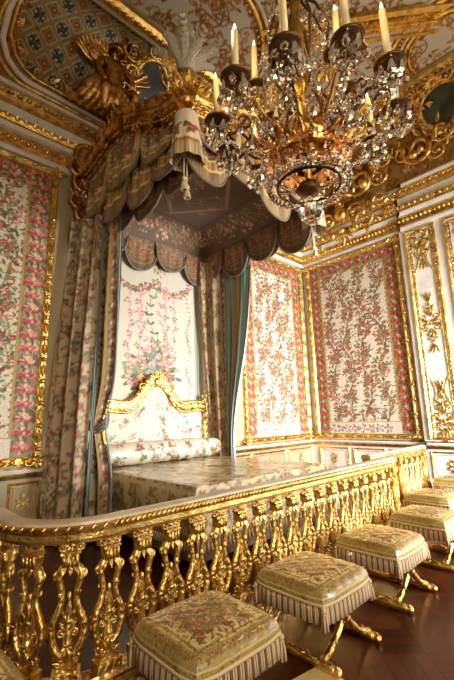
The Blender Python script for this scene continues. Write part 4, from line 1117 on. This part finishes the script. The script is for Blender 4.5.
# seated winged figures: one skinned body each
def figure(B,flip,lbl,sc=1.):
    org,ax,ay,nz=B; ax=ax*flip
    t=thing('winged_figure',lbl,'sculpture',org)
    J=[((0,0,.22),.13),((0,.18,.22),.105),((0,.36,.21),.13),((0,.47,.2),.055),((0,.56,.22),.085),((0,.64,.22),.07),      # pelvis, waist, chest, neck, head
       ((.15,.41,.2),.055),((.27,.28,.28),.042),((.38,.40,.34),.032),((.43,.44,.36),.03),((-.15,.41,.2),.055),((-.25,.24,.26),.042),((-.2,.06,.36),.032),((-.16,.03,.38),.03),
       ((.10,-.04,.28),.09),((.22,-.02,.50),.065),((.24,-.28,.44),.045),((.24,-.34,.50),.035),((-.10,-.05,.26),.09),((-.20,-.10,.48),.065),((-.16,-.36,.40),.045),((-.17,-.42,.47),.035)]
    E=[(0,1),(1,2),(2,3),(3,4),(4,5),(2,6),(6,7),(7,8),(8,9),(2,10),(10,11),(11,12),(12,13),(0,14),(14,15),(15,16),(16,17),(0,18),(18,19),(19,20),(20,21)]
    me=bpy.data.meshes.new('body'); me.from_pydata([tuple((ax*a+ay*b+nz*c_)*sc) for (a,b,c_),_ in J],E,[]); me.update(); me.materials.append(M['oldgold'])
    o=link('body',me,t); sk=o.modifiers.new('skin','SKIN')
    for i,(_,r_) in enumerate(J): me.skin_vertices[0].data[i].radius=(r_*sc,r_*sc)
    me.skin_vertices[0].data[0].use_root=True
    sb=o.modifiers.new('sub','SUBSURF'); sb.levels=2; sb.render_levels=2
    h=MB(); hd=(ax*0+ay*.60+nz*.22)*sc
    for k in range(14):
        w=2*PI*k/14; h.ball(hd+(ax*math.cos(w)*.07+ay*.05+nz*(math.sin(w)*.06-.02))*sc,.032*sc,0,6,5)
    h.ball(hd+(ay*.075)*sc,.06*sc,0,8,6); h.build('hair',M['oldgold'],t)
    f=MB(); q=hd+nz*(.08*sc)-ay*(.03*sc); f.leaf(q+ay*.03*sc,-ay+nz*.3,nz,.05*sc,.03*sc,.2,0,3)
    for s in (-1,1): f.ball(q+ax*(s*.028*sc)+ay*(.02*sc),.012*sc,0,6,5)
    f.ball(q-ay*(.035*sc),(.02*sc,.01*sc,.008*sc),0,6,5); f.build('face',M['oldgold'],t)
    for s in (-1,1):
        w=MB()
        for k in range(9):
            a=.15+.17*k; d=ax*s*math.cos(a)+ay*math.sin(a)*.9; L=(.62-.03*k)*sc
            w.leaf((ax*s*.10+ay*.36+nz*.10)*sc,d+nz*.1,nz,L*.85,.17*sc,.2,0,7)
            w.leaf((ax*s*.10+ay*.36+nz*.13)*sc,d+nz*.2,nz,L*.5,.13*sc,.2,0,5)
        w.build('wing',M['oldgold'],t)
    dr=MB()
    for k in range(10):
        a=-.5+.1*k; pts=[(ax*(a*.4)+ay*.05+nz*.32)*sc,(ax*(a*.7)+ay*-.1+nz*(.42-abs(a)*.2))*sc,(ax*(a*.9)+ay*-.32+nz*.3)*sc,(ax*(a*1.1)+ay*-.36+nz*.2)*sc]
        dr.tube(pts,[.05*sc,.085*sc,.075*sc,.05*sc],8)
    dr.build('drapery',M['oldgold'],t)
figure(basisA(2.55,.22,.0),1,'gilded winged figure seated on the cornice below the latticed cove',1.25)
figure(basisB(4.55,.22,.1),-1,'small gilded winged figure on the side cove behind the chandelier crystals',.95)

# ------------------------------------------------------------------ crystal chandelier
CH=V(2.08,1.33,0)
ch=thing('chandelier','large crystal chandelier with bronze drip pans and tall cream candles in the foreground','chandelier',(CH.x,CH.y,ZC))
def Lh(q): return Vector(q)-V(0,0,ZC)
c=MB(); c.tube([(0,0,0),(0,0,-3.3)],.012,6); c.build('suspension_chain',M['gold'],ch)
c=MB(); c.lathe([(.0,4.95),(.05,4.9),(.10,4.85),(.05,4.78),(.03,4.6),(.06,4.5),(.03,4.4),(.025,4.1),(.07,4.0),(.10,3.9),(.05,3.8),(.03,3.7),(.08,3.6),(.14,3.52),(.10,3.45),(.04,3.4),(.02,3.2)],Lh((0,0,0)),18); c.build('stem',M['gold'],ch)
# openwork lyre frame of the body
for k in range(8):
    w=2*PI*k/8+.2; d=V(math.cos(w),math.sin(w),0); c=MB()
    pts=[Lh(d*r_+V(0,0,z)) for r_,z in ((.05,4.75),(.16,4.6),(.24,4.35),(.20,4.1),(.12,3.95),(.16,3.8),(.26,3.62),(.30,3.42),(.22,3.34))]
    c.tube(pts,.011,6); c.scroll(pts[-1],d,V(0,0,1),.06,1.2,.2,1,0,0); c.build('frame_rib',M['bronze'],ch)
# copper crown above the lower ring
c=MB()
for k in range(14):
    w=2*PI*k/14; d=V(math.cos(w),math.sin(w),0); c.leaf(Lh(d*.25+V(0,0,3.33)),V(0,0,1)+d*.4,d,.17,.11,.5,0,5)
c.lathe([(.10,3.29),(.25,3.30),(.29,3.34),(.26,3.38),(.12,3.36)],Lh((0,0,0)),24); c.build('copper_crown',M['amber'],ch)
# lower ring: dark hoop with glass beads, small drip cup, ball
c=MB(); N=48; hoop=[Lh((.215*math.cos(2*PI*k/N),.215*math.sin(2*PI*k/N),3.15)) for k in range(N+1)]; c.tube(hoop,.010,6); c.build('lower_hoop',M['ring'],ch)
c=MB()
for k in range(40):
    w=2*PI*k/40; c.ball(Lh((.27*math.cos(w),.27*math.sin(w),3.16)),(.025,.025,.036),0,6,4,None,False)
    if k%2: c.ball(Lh((.19*math.cos(w),.19*math.sin(w),3.14)),.014,0,5,4,None,False)
tag(c.build('ring_beads',M['crystal'],ch),kind='stuff')
c=MB(); c.lathe([(.0,3.08),(.06,3.09),(.09,3.12),(.07,3.16),(.0,3.17)],Lh((0,0,0)),16); c.build('bottom_cup',M['bronze'],ch)
for k in range(6):
    w=2*PI*k/6; c=MB(); c.tube([Lh((.08*math.cos(w),.08*math.sin(w),3.12)),Lh((.215*math.cos(w),.215*math.sin(w),3.15))],.007,5); c.build('spoke',M['gold'],ch)
c=MB(); c.ball(Lh((0,0,2.955)),.082,0,9,7,None,False); c.ball(Lh((0,0,3.05)),.022,0,6,5,None,False); c.build('crystal_ball',M['crystal'],ch)
# crystals: shared meshes
def drop_mesh(L,r_,name):
    b=MB(); b.lathe([(0,0),(r_*.35,-L*.12),(r_*.55,-L*.3),(r_,-L*.68),(r_*.75,-L*.86),(0,-L)],(0,0,0),6,0,False)
    b.ball((0,0,.008),.010,0,5,4,None,False); o=b.build(name,M['crystal']); m=o.data; bpy.data.objects.remove(o); return m
DM=[drop_mesh(.12,.030,'d1'),drop_mesh(.15,.036,'d2'),drop_mesh(.09,.026,'d3')]
nd=0; extra=MB()
def drop(q,big=None):
    global nd
    q=Lh(q); k=big if big is not None else rr.randrange(3)
    if nd<100:
        o=link('crystal_drop',DM[k],ch); o.location=q; o.rotation_euler=(rr.random()*.2,rr.random()*.2,rr.random()*6); nd+=1
    else:
        s=(.12,.15,.09)[k]; extra.lathe([(0,0),(.010,-s*.12),(.016,-s*.3),(.030,-s*.68),(.022,-s*.86),(0,-s)],q,6,0,False)
beads=MB()
def chain(a,b,sag,r_=.0125,st=.028):
    a,b=Vector(a),Vector(b); L=(b-a).length+sag; k=max(2,int(L/st))
    for i in range(k+1):
        t=i/k; q=a+(b-a)*t+V(0,0,-sag*4*t*(1-t)); beads.ball(Lh(q),r_*(1 if i%3 else 1.35),0,5,4,None,False)
cm=MB()
pan_o=cand_o=cup_o=None
def light(q,H_,pr=.092):
    global pan_o,cand_o
    q=Vector(q)
    a=MB(); a.lathe([(.0,-.022),(.016,-.02),(.03,-.010),(pr*.6,-.006),(pr*.95,.002),(pr*1.05,.012),(pr*.97,.014),(pr*.5,.006),(.026,.004),(.024,.05),(.018,.05),(.0,.03)],(0,0,0),20)
    if pan_o is None: o=a.build('drip_pan',M['bronze'],ch); pan_o=o.data
    else: o=link('drip_pan',pan_o,ch)
    o.location=Lh(q)
    b=MB(); b.lathe([(.0,0),(.0245,0),(.023,H_*.5),(.0215,H_*.96),(.012,H_),(.0,H_+.004)],(0,0,0),12)
    o=b.build('candle',M['wax'],ch); o.location=Lh(q+V(0,0,.02)); o.rotation_euler=(rr.uniform(-.03,.03),rr.uniform(-.03,.03),0)
    f=MB(); f.lathe([(.0,0),(.008,.004),(.011,.018),(.007,.038),(.0,.06)],(0,0,0),8); g_=f.build('flame_bulb',M['flame'],o); g_.location=(0,0,H_)
AR=.62
for k in range(11):
    w=math.radians(140.5+32.73*k); d=V(math.cos(w),math.sin(w),0); z=3.65; jit=rr.uniform(-.03,.03)
    a=MB(); pts=[]
    for r_,zz in ((.06,3.62),(.16,3.50),(.28,3.46),(.40,3.52),(.47,3.60),(.52,3.57),(.58,3.56),(AR,3.61)): pts.append(Lh(d*r_+V(0,0,zz+jit)))
    a.tube(pts,.012,7,0); a.scroll(Lh(d*.44+V(0,0,3.66)),d,V(0,0,1),.06,1.3,.2,-1,-PI/2,0)
    for r_ in (.2,.35,.5): a.leaf(Lh(d*r_+V(0,0,3.50)),d+V(0,0,.5),V(0,0,1),.08,.04,.4,0,4)
    o=a.build('arm',M['gold'] if k%2 else M['bronze'],ch)
    light(d*AR+V(0,0,z+jit),.34+.07*rr.random())
    for j in range(7):
        ww=2*PI*j/7; drop(d*AR+V(.075*math.cos(ww),.075*math.sin(ww),z+jit-.01))
    drop(d*AR+V(0,0,z-.06+jit),1); 
    w2=math.radians(140.5+32.73*(k+1)); d2=V(math.cos(w2),math.sin(w2),0)
    chain(d*AR*.93+V(0,0,z-.02),d2*AR*.93+V(0,0,z-.02),.10); (chain(d*AR+V(0,0,z),d*.22+V(0,0,4.35),.14) if k%3==0 else None); chain(d*.30+V(0,0,3.42),d*AR+V(0,0,z-.05),.08)
    chain(d*.27+V(0,0,3.16),d*.30+V(0,0,3.42),.0,.011)
    for r_,zz in ((.3,3.42),(.42,3.48),(.5,3.52),(.22,3.36),(.25,4.35),(.2,4.1),(.36,3.62),(.16,3.75),(.3,3.9)):
        drop(V(math.cos(w+.28)*r_,math.sin(w+.28)*r_,zz))
for k in range(6):   # upper inner tier
    w=math.radians(20+60*k); d=V(math.cos(w),math.sin(w),0); z=3.92
    a=MB(); a.tube([Lh(d*r_+V(0,0,zz)) for r_,zz in ((.05,3.82),(.14,3.76),(.24,3.76),(.31,3.83),(.34,3.89))],.010,7); a.scroll(Lh(d*.2+V(0,0,3.86)),d,V(0,0,1),.05,1.3,.2,1,PI/2,0); a.build('arm',M['gold'],ch)
    light(d*.34+V(0,0,z),.30+.06*rr.random(),.07)
    for j in range(6): ww=2*PI*j/6; drop(d*.34+V(.06*math.cos(ww),.06*math.sin(ww),z-.01))
for k in range(4):
    w=2*PI*k/4+.1; d=V(math.cos(w),math.sin(w),0); chain(d*.16+V(0,0,5.3),d*.26+V(0,0,4.4),.02,.016,.036); chain(d*.24+V(0,0,4.35),d*.14+V(0,0,3.95),.0); drop(d*.3+V(0,0,4.48))
# obelisk pendants standing in the body
for k in range(6):
    w=2*PI*k/6+.3; d=V(math.cos(w),math.sin(w),0); s=MB(); s.lathe([(0,-.10),(.018,-.07),(.026,.0),(.018,.08),(0,.13)],Lh(d*.30+V(0,0,3.58)),6,0,False); s.build('crystal_spire',M['crystal'],ch)
tag(beads.build('bead_strands',M['crystal'],ch),kind='stuff')
if extra.v: tag(extra.build('small_crystals',M['crystal'],ch),kind='stuff')
# ------------------------------------------------------------------ camera, daylight, lamps
cam=bpy.data.cameras.new('camera'); co=bpy.data.objects.new('camera',cam); COL.objects.link(co); scene.camera=co
F_=V(0.6740448,0.71191029,0.1970973); R_=V(0.72967848,-0.68323427,-0.02757258); U_=V(-0.11503443,-0.16240281,0.97999613)
co.matrix_world=Matrix(((R_.x,U_.x,-F_.x,0),(R_.y,U_.y,-F_.y,0),(R_.z,U_.z,-F_.z,1.6),(0,0,0,1)))
cam.sensor_fit='HORIZONTAL'; cam.sensor_width=36; cam.lens=36*383.572/454; cam.clip_end=100; cam.clip_start=.02
w=bpy.data.worlds.new('daylight'); scene.world=w; w.use_nodes=True
w.node_tree.nodes['Background'].inputs['Color'].default_value=(1,.95,.86,1); w.node_tree.nodes['Background'].inputs['Strength'].default_value=.45
def area(name,loc,tgt,sx,sy,e,col,spread=180):
    l=bpy.data.lights.new(name,'AREA'); l.shape='RECTANGLE'; l.size=sx; l.size_y=sy; l.energy=e; l.color=col; l.spread=math.radians(spread)
    o=bpy.data.objects.new(name,l); COL.objects.link(o); o.location=loc
    o.rotation_euler=(Vector(tgt)-Vector(loc)).to_track_quat('-Z','Y').to_euler(); return o
area('daylight_far_window',(6.6,YK+.1,1.9),(7.9,6,1.2),2.6,2.6,860,(.95,.97,1),95)
area('daylight_near_window',(.4,YK+.1,2.6),(2.0,2.6,.4),1.9,3.2,85,(1,.90,.70),100)
def point(name,loc,e,col,r):
    l=bpy.data.lights.new(name,'POINT'); l.energy=e; l.color=col; l.shadow_soft_size=r
    o=bpy.data.objects.new(name,l); COL.objects.link(o); o.location=loc; return o
for k in range(5): point('chandelier_glow',(2.08+.66*math.cos(k*1.2566+.4),1.33+.66*math.sin(k*1.2566+.4),4.12),8,(1,.68,.30),.05)
point('second_chandelier_glow',(5.6,.2,4.6),85,(1,.72,.36),.35)
scene.view_settings.view_transform='Standard'; scene.view_settings.look='None'; scene.view_settings.gamma=1
scene.view_settings.use_curve_mapping=False; scene.view_settings.exposure=-0.06
